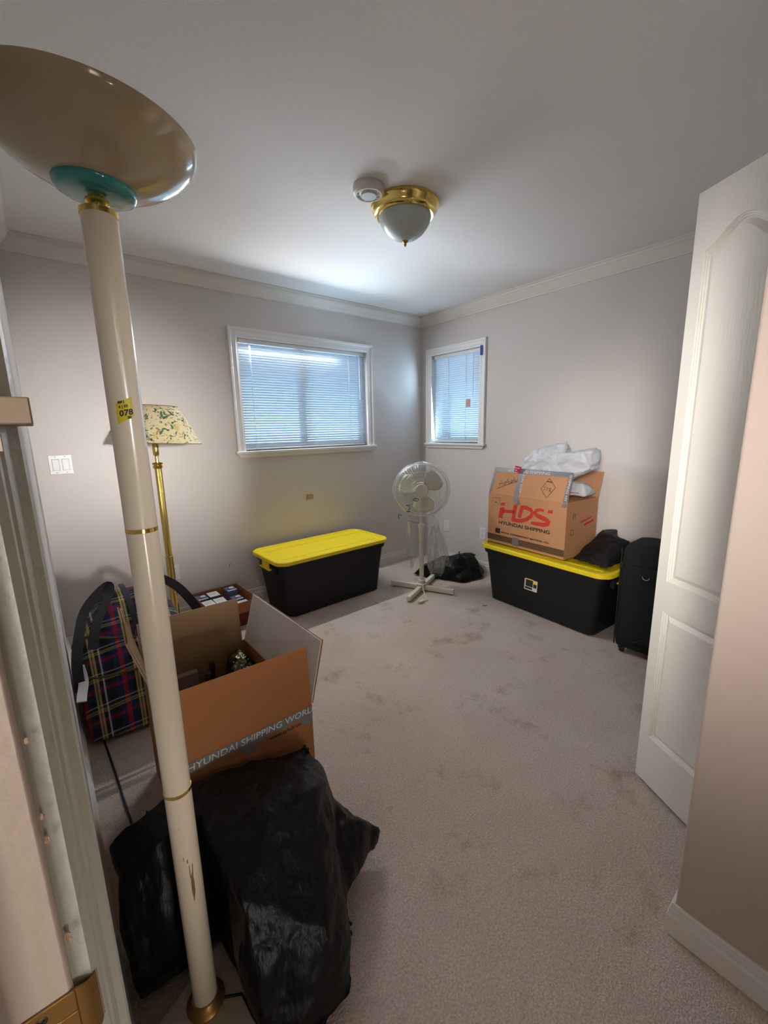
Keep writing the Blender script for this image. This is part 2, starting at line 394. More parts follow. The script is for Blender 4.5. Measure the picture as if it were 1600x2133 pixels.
m = MB(); m.box(-.012-off2.x, -.0105-off2.x, -.645-off2.y, -.590-off2.y, 1.545-off2.z, 1.620-off2.z); tg = m.out('hang_tag', M_pink, b2); tg['label'] = 'small pink tag'
for k in range(4):
    m = MB(); m.box(-.0128-off2.x, -.0121-off2.x, -.636-off2.y, -.600-off2.y, 1.560+k*.014-off2.z, 1.563+k*.014-off2.z); m.out('print_line', M_red_ink, tg)
M_blue = mat('blue_painters_tape', rgb(18, 62, 150), .6, var=.05)
tag(MB().box(-.024, -.021, -.775, -.752, 1.985, 2.068).out('tape_strip', M_blue), 'blue tape strip on the narrow window casing', 'tape')
# amber bit in the corner of window 1
M_amber = mat('amber_plastic', rgb(214, 158, 60), .4, var=.1)
o = MB().box(-1.913, -1.900, .010, .040, 2.018, 2.048).out('blind_bracket', M_amber, w1); o['label'] = 'amber bracket in the top left corner'

# outside: neighbour's pale wall, seen through the blinds
M_stucco = mat('neighbour_stucco', rgb(222, 226, 230), .9, var=.08, vscale=2, bump=.2)
m = MB(); m.box(-6, 2.2, 3.2, 3.4, -3, 2.6); nb = struct(m.out('wall_outside', M_stucco), 'pale house wall beyond the window')

# ------------------------------------------------------------------ doorway on the left (door_2)
d2 = sempty('door_2', 'scuffed white door frame at the left edge')
m = MB(); m.box(-W-.125, -W-.009, DY0, DY0+.016, 0, 2.035); m.out('jamb', M_jamb, d2, bevel=.003)
m = MB(); m.box(-W-.125, -W-.004, DY1-.016, DY1, 0, 2.035); m.out('jamb', M_jamb, d2, bevel=.003)
m = MB(); m.box(-W-.125, -W-.004, DY1, DY0, 2.035, 2.051); m.out('jamb', M_jamb, d2)
m = MB(); m.box(-W-.085, -W-.050, DY0-.010, DY0, 0, 2.035); m.out('door_stop', M_jamb, d2, bevel=.002)
CP = [(0, 0), (0, .007), (.004, .010), (.010, .0105), (.012, .0085), (.017, .0085), (.021, .0115), (.040, .013), (.046, .0165), (.058, .0175), (.066, .014), (.066, 0)]
for s, y0 in ((1, DY0+.006), (-1, DY1-.006)):
    rings = [[(-W-.009+d*1.65, y0+s*u, z) for u, d in CP] for z in (0, 2.045)]
    MB().loft(rings).out('casing', M_casing, d2, smooth=20)
m = MB(); rings = [[(-W-.009+d*1.65, y, 2.041+u) for u, d in CP] for y in (DY1-.07, DY0+.072)]
m.loft(rings).out('casing', M_casing, d2, smooth=20)
# broken-out splintered strip above the deadbolt strike
rs = random.Random(3)
m = MB(); N = 46; ya = DY0-.0012
za, zb = 1.357, 1.62
left = [(-W-.020+.006*0, za+.004)]; right = []
for i in range(N+1):
    t = i/N; z = za+(zb-za)*t
    left.append((-W-.016+.002*math.sin(i*1.1), z)); right.append((-W-.009+rs.uniform(-.0016, .0012), z))
poly = left[1:]+right[::-1]
Mx = Matrix(((1, 0, 0, 0), (0, 0, -1, ya+.0016), (0, 1, 0, 0), (0, 0, 0, 1)))
m.prism(poly, 0, .0016, Mx); o = m.out('splintered_wood', M_wood, d2); o['label'] = 'strip of bare wood where the paint tore off'
m = MB()
m.prism([(-W+.0145-.004, 1.352), (-W+.0105, 1.37), (-W+.0035, 1.40), (-W+.001, 1.39), (-W-.001, 1.352)], 0, .0025, Mx @ Matrix.Translation((0, 0, -.008))); m.out('splinter', M_jamb, d2)
# deadbolt strike wrapping the casing
M_plate = mat('painted_tan_plate', rgb(160, 138, 118), .5, var=.06)
m = MB(); m.box(-W-.012, -W+.0275, DY0-.0012, DY0+.060, 1.3680, 1.3845); o = m.out('deadbolt_strike', M_plate, d2, bevel=.001); o['label'] = 'tan metal strike plate of the deadbolt'
m = MB(); m.box(-W-.0125, -W-.0090, DY0-.0017, DY0-.0009, 1.3685, 1.384); m.out('strike_gap', M_dark, d2)
# latch strike plate (worn brass) with curved lip, screw, hole
st = bpy.data.objects.new('strike_plate', None); COL.objects.link(st); st.parent = d2; st['label'] = 'worn brass strike plate of the latch'
zc = .915
m = MB()
Y = DY0-.0018
prof = []   # x,z outline of the flat plate facing -y, with hole cut as polygons
def pl(x0, x1, z0, z1): m.box(x0, x1, Y, Y+.0022, z0, z1)
X0, X1 = -W-.048, -W-.008
pl(X0, X1, zc+.010, zc+.030); pl(X0, X1, zc-.03, zc-.012); pl(X0, X0+.012, zc-.012, zc+.010); pl(X1-.014, X1, zc-.012, zc+.010)
m.out('plate', M_brass_dull, st, bevel=.0012)
rings = []
for k in range(8):
    a = k/7*PI/2; cx, cy = X1, Y+.010
    x = cx+.013*math.sin(a); y = cy-.010*math.cos(a)
    hgt = .030-.006*math.sin(a)
    rings.append([(x, y, zc-hgt), (x, y, zc+hgt), (x-.0018*math.sin(a), y+.0018*math.cos(a), zc+hgt), (x-.0018*math.sin(a), y+.0018*math.cos(a), zc-hgt)])
m = MB(); m.loft(rings); x, y = X1+.013, Y+.010
m.box(x-.0016, x+.0008, y, y+.022, zc-.024, zc+.024)
m.out('strike_lip', M_brass_dull, st, smooth=50)
m = MB(); m.box(X0+.011, X1-.013, DY0-.0004, DY0+.0006, zc-.013, zc+.011); m.out('latch_hole', M_dark, st)
for dz in (.021, -.021):
    mt = Matrix.Translation((-W-.030, Y+.0006, zc+dz)) @ Matrix.Rotation(PI/2, 4, 'X')
    m = MB(); m.lathe([(0, 0), (.0048, 0), (.0044, .0008), (.002, .0014), (0, .0014)], 20, mtx=mt); sc = m.out('screw', M_steel, st, smooth=30)
    m = MB(); m.box(-.0030, .0030, -.0006, .0006, .0013, .0017, mt @ Matrix.Rotation(.6, 4, 'Z')); m.box(-.0006, .0006, -.0030, .0030, .0013, .0017, mt @ Matrix.Rotation(.6, 4, 'Z'))
    m.out('screw_slot', M_dark, st)

# chips of missing paint on the jamb edge
for z, r_ in ((1.08, .0022), (.992, .0035), (1.10, .0020), (1.16, .002)):
    m = MB(); pp = [(-W-.006+r_*.7*math.cos(a)*rs.uniform(.5, 1.1), z+r_*1.6*math.sin(a)*rs.uniform(.6, 1.1)) for a in [i*2*PI/9 for i in range(9)]]
    m.prism(pp, 0, .0006, Matrix(((1, 0, 0, 0), (0, 0, -1, DY0+.0002), (0, 1, 0, 0), (0, 0, 0, 1)))); m.out('paint_chip', M_wood, d2)

# ------------------------------------------------------------------ bifold closet door (door_1)
d1 = sempty('door_1', 'white two-panel bifold closet door with arched top panel')
def leaf_front(t, u):
    return u
def leaf(parent, base_pt, ang, flip=False, LW=.300):
    """panel door leaf: local x along width (0..LW), local y thickness (front at y=0, facing -y), z up"""
    me_root = bpy.data.objects.new('leaf', None); COL.objects.link(me_root); me_root.parent = parent
    me_root.location = base_pt; me_root.rotation_euler = (0, 0, ang)
    x0, x1 = .040, LW-.040; z1l, z1h = .823, 1.862; z2l, z2h = .207, .713; ZB, ZT = .015, 2.034; AR = .056
    def arch(u):   # u 0..1 across panel
        return AR*(.5-.5*math.cos(2*PI*u))**.8
    n = 24
    # slab with frame pieces (stiles, rails) as one mesh with recessed panels
    m = MB(); th = .034
    def q(pts): m.b.faces.new([m.b.verts.new(p) for p in pts])
    for y in (0, th):
        q([(0, y, ZB), (x0, y, ZB), (x0, y, ZT), (0, y, ZT)]); q([(x1, y, ZB), (LW, y, ZB), (LW, y, ZT), (x1, y, ZT)])
        q([(x0, y, ZB), (x1, y, ZB), (x1, y, z2l), (x0, y, z2l)]); q([(x0, y, z2h), (x1, y, z2h), (x1, y, z1l), (x0, y, z1l)])
        top = [(x0+(x1-x0)*i/n, y, z1h+arch(i/n)) for i in range(n+1)]
        for a, c in zip(top[:-1], top[1:]): q([a, c, (c[0], y, ZT), (a[0], y, ZT)])
    q([(0, 0, ZB), (0, th, ZB), (0, th, ZT), (0, 0, ZT)]); q([(LW, 0, ZB), (LW, th, ZB), (LW, th, ZT), (LW, 0, ZT)])
    q([(0, 0, ZB), (LW, 0, ZB), (LW, th, ZB), (0, th, ZB)]); q([(0, 0, ZT), (LW, 0, ZT), (LW, th, ZT), (0, th, ZT)])
    bmesh.ops.remove_doubles(m.b, verts=m.b.verts, dist=1e-5)
    m.out('leaf_frame', M_door, me_root, smooth=25)
    # panels: ogee moulding steps then raised field
    steps = [(0, 0), (.001, .004), (.005, .0045), (.006, .008), (.010, .0085), (.011, .012), (.015, .012), (.030, .0025), (.034, .0025)]
    for (zl, zh, ar) in ((z1l, z1h, True), (z2l, z2h, False)):
        m = MB()
        for side in (0, 1):
            rings = []
            for ins, dep in steps:
                y = dep if side == 0 else th-dep
                ring = [(x0+ins, y, zl+ins), (x1-ins, y, zl+ins)]
                k = n if ar else 1
                for i in range(k+1):
                    u = 1-i/k; x = x0+ins+(x1-x0-2*ins)*u
                    ring.append((x, y, zh-ins*(1.0)+(arch(u) if ar else 0)))
                rings.append(ring)
            m.loft(rings, cap0=False, cap1=True)
        m.out('panel', M_door, me_root, smooth=18)
    return me_root
ea = math.atan2(math.cos(math.radians(209.13)), math.sin(math.radians(209.13)))   # direction of the leaf in the plan
# front face must look to (-.873,.487): local -y direction = that
pt = Vector((-1.5194, -2.7319, 0))
L1 = leaf(d1, pt, ea)
M1 = Matrix.Rotation(ea, 3, 'Z')
# check front direction; mirrored if needed
if (M1 @ Vector((0, -1, 0))).dot(Vector((-.873, .487, 0))) < 0:
    L1.scale = (1, -1, 1)
fold = pt+M1 @ Vector((0, 0, 0))
L2 = leaf(d1, (-1.485, -2.742, 0), math.radians(-62))

# ------------------------------------------------------------------ ceiling things
cl = thing('ceiling_light', 'round brass ceiling light with ribbed frosted glass bowl', 'ceiling light', (-1.605, -1.515, H))
m = MB(); m.lathe([(.150, 0), (.165, -.002), (.168, -.012), (.160, -.020), (.158, -.030), (.152, -.034), (.150, -.046), (.143, -.050), (.138, -.058), (.128, -.058), (.120, -.03), (.02, -.02)], 64); m.out('brass_ring', M_brass, cl, smooth=50)
M_frost = mat('frosted_glass', rgb(176, 184, 178), .35, var=.03, trans=.0, spec=.5)
seg = 96; prof = [(.128, -.054), (.124, -.075), (.112, -.100), (.092, -.125), (.065, -.145), (.036, -.158), (.016, -.164), (.0, -.165)]
m = MB(); rings = []
for r, z in prof:
    rings.append([((r*(1+(.012 if i % 2 else -.012)*(r/.128)))*math.cos(2*PI*i/seg), (r*(1+(.012 if i % 2 else -.012)*(r/.128)))*math.sin(2*PI*i/seg), z) for i in range(seg)])
rings[-1] = [(.001*math.cos(2*PI*i/seg), .001*math.sin(2*PI*i/seg), -.165) for i in range(seg)]
m.loft(rings, cap0=False); m.out('glass_bowl', M_frost, cl, smooth=60)
m = MB(); m.lathe([(.004, -.150), (.016, -.160), (.016, -.166), (.010, -.170), (.006, -.174), (.007, -.180), (.004, -.186), (0, -.190)], 20); m.out('finial', M_brass_dull, cl, smooth=50)
sd = thing('smoke_detector', 'round white smoke detector beside the brass ceiling light', 'smoke detector', (-1.842, -1.532, H))
m = MB(); m.lathe([(.060, 0), (.070, 0), (.072, -.010), (.070, -.030), (.060, -.038), (.054, -.038), (.050, -.030), (.046, -.030), (.036, -.034), (.034, -.040), (0, -.041)], 40); m.out('housing', mat('ivory_plastic', rgb(206, 196, 186), .5, var=.03), sd, smooth=35)
m = MB(); m.lathe([(.036, -.0405), (.034, -.043), (0, -.0435)], 32); m.out('centre_button', mat('pale_grey_plastic', rgb(206, 214, 216), .4, var=.02), sd, smooth=35)
for k in range(10):
    a = 2*PI*k/10; mt = Matrix.Rotation(a, 4, 'Z'); m = MB(); m.box(.046, .052, -.004, .004, -.036, -.030, mt)
    m.out('vent_fin', M_cream_pl, sd)

# ------------------------------------------------------------------ switch, outlets, wall marks
sw = thing('light_switch', 'white double rocker light switch on the wall at far left', 'light switch', (-3.068, 0, 1.190))
m = MB(); m.box(-.058, .058, -.006, 0, -.058, .058); m.out('plate', M_white_pl, sw, bevel=.003)
for x in (-.024, .024):
    m = MB(); m.box(x-.018, x+.018, -.0075, -.005, -.035, .035); m.out('bezel', mat('switch_shadow_gap', rgb(150, 150, 154), .5, var=.03), sw)
    m = MB(); m.box(x-.0165, x+.0165, -.0115, -.005, -.0335, .0335, Matrix.Rotation(.05, 4, 'X')); m.out('rocker', M_white_pl, sw, bevel=.0015)
    for z in (-.048, .048):
        m = MB(); m.lathe([(.0025, 0), (.0025, .0015)], 10, mtx=Matrix.Translation((x, -.006, z)) @ Matrix.Rotation(PI/2, 4, 'X')); m.out('screw', M_steel, sw)
def outlet(label, loc, rz, holes=True):
    t = thing('wall_outlet', label, 'outlet', loc, rz)
    m = MB(); m.box(-.035, .035, -.005, 0, -.057, .057); m.out('plate', M_white_pl, t, bevel=.002)
    for z in (-.020, .020):
        m = MB(); m.loft([rrect(.0165, .0145, .010, q, 4) for q in (.0045, .0068)]); bmesh.ops.transform(m.b, matrix=Matrix.Translation((0, 0, z)) @ Matrix.Rotation(PI/2, 4, 'X'), verts=m.b.verts); f = m.out('receptacle', M_white_pl, t, smooth=30)
        m = MB(); m.box(-.0075, -.0055, -.0073, -.0066, z-.001, z+.008); m.box(.0055, .0075, -.0073, -.0066, z-.001, z+.008); m.box(-.002, .002, -.0073, -.0066, z-.010, z-.006); m.out('slot', M_dark, t)
    m = MB(); m.lathe([(.0025, 0), (.0025, .0015)], 10, mtx=Matrix.Translation((0, -.005, 0)) @ Matrix.Rotation(PI/2, 4, 'X')); m.out('screw', M_steel, t)
    return t
outlet('white wall outlet seen through the clear plastic right of the fan', (0, -.357, .368), -PI/2)
outlet('white wall outlet at the left edge of the printed carton', (0, -.815, .366), -PI/2)
outlet('white wall outlet behind the brass floor lamp', (-2.520, 0, .372), 0)
M_torn = mat('torn_wall_paper', rgb(176, 152, 122), .9, var=.2, vscale=60, bump=.5)
m = MB(); m.prism([(-.040, -.028), (.030, -.024), (.036, -.004), (.034, .016), (.020, .012), (.004, .026), (-.004, .014), (-.020, .024), (-.038, .022)], 0, .0015, Matrix.Rotation(PI/2, 4, 'X'))
o = m.out('torn_patch', M_torn, loc=(-1.376, -.0003, .797)); tag(o, 'small torn tan patch on the wall above the left tote', 'wall patch')
m = MB(); m.tube([(-2.125, 0, .338), (-2.125, -.012, .345), (-2.122, -.013, .352)], .002, 6); m.tube([(-2.126, -.004, .338), (-2.128, -.004, .318)], .001, 5)
tag(m.out('nail', M_dark), 'bent nail in the wall above the tray of small packs', 'nail')
m = MB(); m.tube([(-3.115, -1.10, .004), (-3.108, -1.24, .004), (-3.102, -1.359, .004), (-3.098, -1.46, .004), (-3.094, -1.571, .004), (-3.09, -1.68, .004), (-3.083, -1.784, .004), (-3.08, -1.95, .004)], .004, 8)
tag(m.out('power_cord', M_cord_blk, smooth=60), 'black cord lying on the carpet left of the open carton', 'cord')
m = MB(); m.prism([(-.018, -.004), (-.006, -.009), (.004, -.004), (.018, .003), (.008, .008), (-.006, .006)], .001, .004); tag(m.out('dry_leaf', mat('dry_leaf_brown', rgb(120, 96, 62), .9, var=.2), loc=(-.65, -1.345, 0), rot=(0, 0, -.9)), 'dry leaf scrap on the carpet before the right tote', 'leaf')

# ------------------------------------------------------------------ torchiere floor lamp (near)
LX, LY = -3.034, -2.345
tl_ = thing('torchiere_lamp', 'tall cream torchiere floor lamp with wide upturned bowl', 'floor lamp', (LX, LY, 0))
m = MB(); m.loft([rrect(.150, .150, .03, z) for z in (0, .016)]+[rrect(.140, .140, .03, .024)]); bmesh.ops.rotate(m.b, verts=m.b.verts, matrix=Matrix.Rotation(.42, 3, 'Z')); bmesh.ops.translate(m.b, vec=(.055, -.06, 0), verts=m.b.verts)
m.out('base_plate', M_lamp, tl_, smooth=35)
m = MB(); m.lathe([(.040, .024), (.043, .030), (.038, .038), (.031, .042), (.029, .050)], 32); m.out('base_collar', M_brass_dull, tl_, smooth=50)
Rp = .0265
def lamp_pole_mat():
    m = M_lamp.copy(); m.name = 'scuffed_cream_enamel'; nt = m.node_tree; b = nt.nodes['Principled BSDF']
    tc = nt.nodes.new('ShaderNodeTexCoord'); n = nt.nodes.new('ShaderNodeTexNoise'); n.inputs['Scale'].default_value = 9; n.inputs['Detail'].default_value = 6; n.inputs['Roughness'].default_value = .7
    mp = nt.nodes.new('ShaderNodeMapping'); mp.inputs['Scale'].default_value = (2.5, 2.5, 1); nt.links.new(tc.outputs['Object'], mp.inputs[0]); nt.links.new(mp.outputs[0], n.inputs['Vector'])
    r = nt.nodes.new('ShaderNodeValToRGB'); r.color_ramp.elements[0].position = .70; r.color_ramp.elements[1].position = .72
    nt.links.new(n.outputs[0], r.inputs[0]); src = b.inputs['Base Color'].links[0].from_socket
    mx = nt.nodes.new('ShaderNodeMix'); mx.data_type = 'RGBA'; mx.inputs[7].default_value = rgb(150, 112, 60)
    nt.links.new(r.outputs[0], mx.inputs[0]); nt.links.new(src, mx.inputs[6]); nt.links.new(mx.outputs[2], b.inputs['Base Color']); return m
M_pole = lamp_pole_mat()
ZR = [.622, 1.188]
for a, c in ((.040, ZR[0]-.004), (ZR[0]+.004, ZR[1]-.004), (ZR[1]+.004, 1.708)):
    m = MB(); m.lathe([(Rp, a), (Rp, c)], 40); m.out('pole', M_pole, tl_, smooth=40)
for z in ZR:
    m = MB(); m.lathe([(Rp-.001, z-.004), (Rp+.0007, z-.0035), (Rp+.0007, z+.0035), (Rp-.001, z+.004)], 40); m.out('brass_ring', M_brass, tl_, smooth=40)
# chipped paint near the foot
M_chip = mat('bare_metal_chip', rgb(132, 104, 58), .5, metal=.3, var=.2, vscale=60)
m = MB(); av = math.atan2(-3.217-LY, -3.1626-LX)
def on_pole(da, z, off=.0004):
    a = av+da; return Vector(((Rp+off)*math.cos(a), (Rp+off)*math.sin(a), z))
def polepatch(m, pts):
    c = sum((p[0] for p in pts))/len(pts), sum((p[1] for p in pts))/len(pts)
    vs = [m.b.verts.new(on_pole(*p)) for p in pts]; m.b.faces.new(vs)
CH = [[(.25, .355), (.10, .345), (.05, .31), (.12, .275), (.30, .300), (.32, .330)], [(.12, .375), (.06, .372), (.04, .340), (.10, .342)],
      [(.36, .372), (.30, .376), (.24, .350), (.30, .345)], [(-.28, .398), (-.22, .400), (-.22, .388), (-.27, .388)], [(-.05, .388), (.06, .392), (.05, .382), (-.04, .380)], [(-.3, .47), (-.26, .475), (-.26, .465)]]
CH = [[(a_, z_+.075) for a_, z_ in c_] for c_ in CH]
for pc in CH:
    m = MB(); polepatch(m, pc); m.out('paint_chip', M_chip, tl_)

# yellow numbered sticker
M_stick = mat('yellow_sticker', rgb(206, 184, 40), .5, var=.05)
sa0, sa1, sz0, sz1 = -.52, .42, 1.384, 1.418
m = MB(); n = 10; rings = []
for k in range(2):
    z = (sz0, sz1)[k]
    rings.append([on_pole(sa0+(sa1-sa0)*i/n, z+(i/n-.5)*.012, .0006) for i in range(n+1)])
m.loft(rings, False, False, closed=False); stk = m.out('sticker', M_stick, tl_, smooth=60); stk['label'] = 'yellow sticker printed 078'
def wrap_text(s, size, a_c, zc_, parent, up=True, bold=.0):
    cu = bpy.data.curves.new('t', 'FONT'); cu.body = s; cu.size = size; cu.align_x = 'CENTER'; cu.align_y = 'CENTER'; cu.offset = bold; cu.resolution_u = 2
    t = bpy.data.objects.new('t', cu); COL.objects.link(t); dg = bpy.context.evaluated_depsgraph_get()
    me = bpy.data.meshes.new_from_object(t.evaluated_get(dg)); bpy.data.objects.remove(t)
    for v in me.vertices:
        v.co = on_pole(a_c+v.co.x/Rp, zc_+v.co.y+v.co.x*.2, .0011)
    me.materials.clear(); me.materials.append(M_black_ink)
    o = bpy.data.objects.new('printed_text', me); COL.objects.link(o); o.parent = parent
wrap_text('078', .0135, .02, 1.397, stk, bold=.0004)
wrap_text('4 | 05', .006, -.10, 1.4075, stk, bold=.0003); wrap_text('## |', .0055, -.20, 1.4150, stk, bold=.0003); wrap_text('20', .0055, .16, 1.3895, stk, bold=.0004)
m = MB(); m.lathe([(Rp+.001, 1.706), (Rp+.001, 1.714), (.019, 1.717), (.013, 1.719), (.013, 1.723), (.017, 1.726), (.017, 1.730), (.012, 1.733), (.012, 1.741)], 32); m.out('top_collar', M_brass, tl_, smooth=40)
BT = Matrix.Translation((0, 0, 1.738)) @ Vector((.039, -.046, 1)).normalized().to_track_quat('Z', 'Y').to_matrix().to_4x4()
m = MB(); m.lathe([(.008, -.002), (.049, -.002), (.055, .001), (.058, .006), (.058, .012), (.054, .016), (.01, .016)], 56, mtx=BT); m.out('canopy_disc', M_teal, tl_, smooth=45)
prof = [(.02, .010)]+[(.056+.097*math.sin(PI/2*k/14), .010+.077*(1-math.cos(PI/2*k/14))**.66) for k in range(15)]
prof += [(r-.003, z+.002) for r, z in prof[1:][::-1]]+[(.02, .016)]
m = MB(); m.lathe(prof, 96, mtx=BT); m.out('bowl_shade', M_bowl, tl_, smooth=60)
m = MB(); m.tube([(.03, -.02, .028), (.07, -.045, .028), (.075, -.10, .027), (.09, -.18, .027), (.13, -.22, .01)], .003, 6); m.out('power_cord', M_cord_blk, tl_, smooth=60)

# ------------------------------------------------------------------ brass floor lamp with floral shade
def floral():
    m = bpy.data.materials.new('floral_fabric'); m.use_nodes = True; nt = m.node_tree; b = nt.nodes['Principled BSDF']; b.inputs['Roughness'].default_value = .9
    tc = nt.nodes.new('ShaderNodeTexCoord')
    def layer(prev, sc, th, col, seed, dist=1.5, stretch=(1, 1, 1)):
        mp = nt.nodes.new('ShaderNodeMapping'); mp.inputs['Location'].default_value = (seed, seed*2, 0); mp.inputs['Scale'].default_value = stretch; nt.links.new(tc.outputs['Object'], mp.inputs[0])
        n = nt.nodes.new('ShaderNodeTexNoise'); n.inputs['Scale'].default_value = sc; n.inputs['Detail'].default_value = 3; n.inputs['Distortion'].default_value = dist; nt.links.new(mp.outputs[0], n.inputs['Vector'])
        r = nt.nodes.new('ShaderNodeValToRGB'); r.color_ramp.elements[0].position = th; r.color_ramp.elements[1].position = th+.025; nt.links.new(n.outputs[0], r.inputs[0])
        mx = nt.nodes.new('ShaderNodeMix'); mx.data_type = 'RGBA'; mx.inputs[7].default_value = col; nt.links.new(r.outputs[0], mx.inputs[0])
        if isinstance(prev, tuple): mx.inputs[6].default_value = prev
        else: nt.links.new(prev, mx.inputs[6])
        return mx.outputs[2]
    c = layer(rgb(200, 186, 148), 9, .60, rgb(192, 168, 112), 1)
    c = layer(c, 20, .63, rgb(128, 92, 66), 4, 3.5, (1, 1, 1.4))
    c = layer(c, 15, .60, rgb(70, 98, 66), 9, 2.8)
    c = layer(c, 24, .61, rgb(36, 70, 66), 14, 2.2)
    nt.links.new(c, b.inputs['Base Color']); return m
M_floral = floral(); M_bind = mat('shade_binding', rgb(128, 96, 70), .9, var=.1)
fl = thing('floor_lamp', 'brass floor lamp with a crooked floral fabric shade', 'floor lamp', (-2.600, -.30, 0))
m = MB(); m.lathe([(0, 0), (.125, 0), (.128, .008), (.120, .016), (.08, .026), (.045, .034), (.03, .05), (.024, .07)], 48); m.out('base', M_brass, fl, smooth=50)
seg = 48
def fluted(z0, z1, R, m):
    rings = []
    for z in (z0, z1): rings.append([(R*(1-.035*(.5-.5*math.cos(12*2*PI*i/96)))*math.cos(2*PI*i/96), R*(1-.09*(.5-.5*math.cos(12*2*PI*i/96)))*math.sin(2*PI*i/96), z) for i in range(96)])
    m.loft(rings)
m = MB(); fluted(.06, .575, .0225, m); m.out('pole', M_brass, fl, smooth=60)
m = MB(); m.lathe([(.0225, .572), (.0255, .575), (.0255, .580), (.0215, .583)], 32); m.out('collar', M_brass, fl, smooth=40)
m = MB(); fluted(.583, 1.150, .0205, m); m.out('pole', M_brass, fl, smooth=60)
m = MB(); m.lathe([(.020, 1.148), (.026, 1.152), (.030, 1.158), (.026, 1.166), (.022, 1.170), (.028, 1.174), (.032, 1.180), (.028, 1.185), (.012, 1.188), (.010, 1.225), (.013, 1.228), (.018, 1.236), (.019, 1.285), (.014, 1.300), (.010, 1.33)], 32); m.out('socket', M_brass, fl, smooth=45)
tm = Matrix.Translation((.030, 0, 1.305)) @ Matrix.Rotation(.055, 4, 'Y')
m = MB(); n = 64; rings = []
pr_ = [(.236, 0), (.214, .040), (.190, .085), (.160, .140), (.128, .190), (.108, .222)]
for (r, z) in pr_: rings.append([tm @ Vector((r*math.cos(2*PI*i/n), r*math.sin(2*PI*i/n), z)) for i in range(n)])
for (r, z) in pr_[::-1]: rings.append([tm @ Vector(((r-.003)*math.cos(2*PI*i/n), (r-.003)*math.sin(2*PI*i/n), z)) for i in range(n)])
m.loft(rings, False, False); m.out('lamp_shade', M_floral, fl, smooth=60)
for r, z in ((.2365, 0), (.1085, .222)):
    m = MB(); m.tube([tm @ Vector((r*math.cos(2*PI*i/48), r*math.sin(2*PI*i/48), z)) for i in range(49)], .0026, 6, cap=False); m.out('shade_trim', M_bind, fl, smooth=60)
m = MB()
for k in range(3):
    a = 2*PI*k/3; m.tube([(.0, 0, 1.33), tm @ Vector((.107*math.cos(a), .107*math.sin(a), .21))], .0015, 6)
m.lathe([(.008, 1.32), (.020, 1.345), (.030, 1.38), (.028, 1.40), (.015, 1.42), (0, 1.424)], 20); m.out('shade_fitter', M_white_pl, fl, smooth=50)

# ------------------------------------------------------------------ storage totes
def tote(label, loc, rz, sticker):
    t = thing('storage_tote', label, 'storage bin', loc, rz)
    m = MB(); rings = []
    for hx, hy, r, z in ((.405, .185, .04, 0), (.425, .200, .05, .008), (.468, .222, .055, .385), (.470, .224, .055, .387), (.486, .238, .060, .388), (.490, .242, .060, .425), (.476, .230, .05, .425), (.472, .226, .05, .40), (.430, .19, .05, .02)):
        rings.append(rrect(hx, hy, r, z, 6))
    m.loft(rings); m.out('tub', M_black_bin, t, smooth=35)
    # end handles moulding + yellow latches
    for s in (-1, 1):
        m = MB(); m.box(s*.486-.014, s*.486+.014, -.12, .12, .335, .392); m.out('handle_block', M_black_bin, t, bevel=.006)
        m = MB(); m.box(s*.503-.006, s*.503+.006, -.055, .055, .372, .436); m.box(s*.508-.012, s*.508+.012, -.085, .085, .362, .374); h = m.out('latch', M_yellow, t, bevel=.004)
    # lid: skirt, bevelled corners, raised rim, recessed panel
    def ch(hx, hy, z, c=.07):
        k = .02
        pts = []
        for sx, sy in ((1, 1), (-1, 1), (-1, -1), (1, -1)):
            a = [(sx*hx, sy*(hy-c)), (sx*(hx-.010), sy*(hy-c+.026)), (sx*(hx-c+.026), sy*(hy-.010)), (sx*(hx-c), sy*hy)]
            if sx*sy < 0: a = a[::-1]
            pts += [(x, y, z) for x, y in a]
        return pts
    m = MB(); m.loft([ch(.516, .254, .424), ch(.520, .258, .428), ch(.518, .256, .449), ch(.512, .250, .455), ch(.492, .230, .455), ch(.486, .224, .446), ch(.478, .216, .443)])
    m.out('lid', M_yellow, t, smooth=30)
    m = MB()
    for s in (-1, 1): m.box(-.44, .44, s*.14-.006, s*.14+.006, .4425, .4455)
    m.out('lid_rib', M_yellow, t, bevel=.001)
    if sticker:
        mt = Matrix.Translation((sticker[0], -.2145, sticker[1])) @ Matrix.Rotation(PI/2-.058, 4, 'X') @ Matrix.Diagonal((1.2, 1.25, 1, 1))
        m = MB(); m.box(-.045, .045, -.062, .062, 0, .0008, mt); lb = m.out('label_sticker', mat('sticker_paper', rgb(206, 206, 200), .5, var=.03), t); lb['label'] = 'white label with a picture of yellow lidded totes'
        m = MB(); m.box(-.040, .040, .044, .056, .0008, .0011, mt); m.box(-.040, .012, -.056, -.044, .0008, .0011, mt); m.box(-.036, .014, -.040, .000, .0008, .0011, mt); m.box(.018, .040, -.040, -.018, .0008, .0011, mt); m.box(.018, .040, .014, .036, .0008, .0011, mt); m.out('label_print', M_black_ink, lb)
        m = MB(); m.prism([(-.038, .0), (.016, .0), (.012, .022), (-.010, .028), (-.034, .020)], .0008, .0012, mt); m.prism([(.016, -.018), (.041, -.018), (.036, -.004), (.020, -.002)], .0008, .0012, mt); m.out('label_picture', M_yellow, lb)
    return t
tote('black storage tote with bare yellow lid under the wide window', (-1.468, -.333, 0), .022, None)
tote('black storage tote with yellow lid, white label and a carton on top', (-.315, -1.705, 0), -PI/2-.075, (-.035, .262))

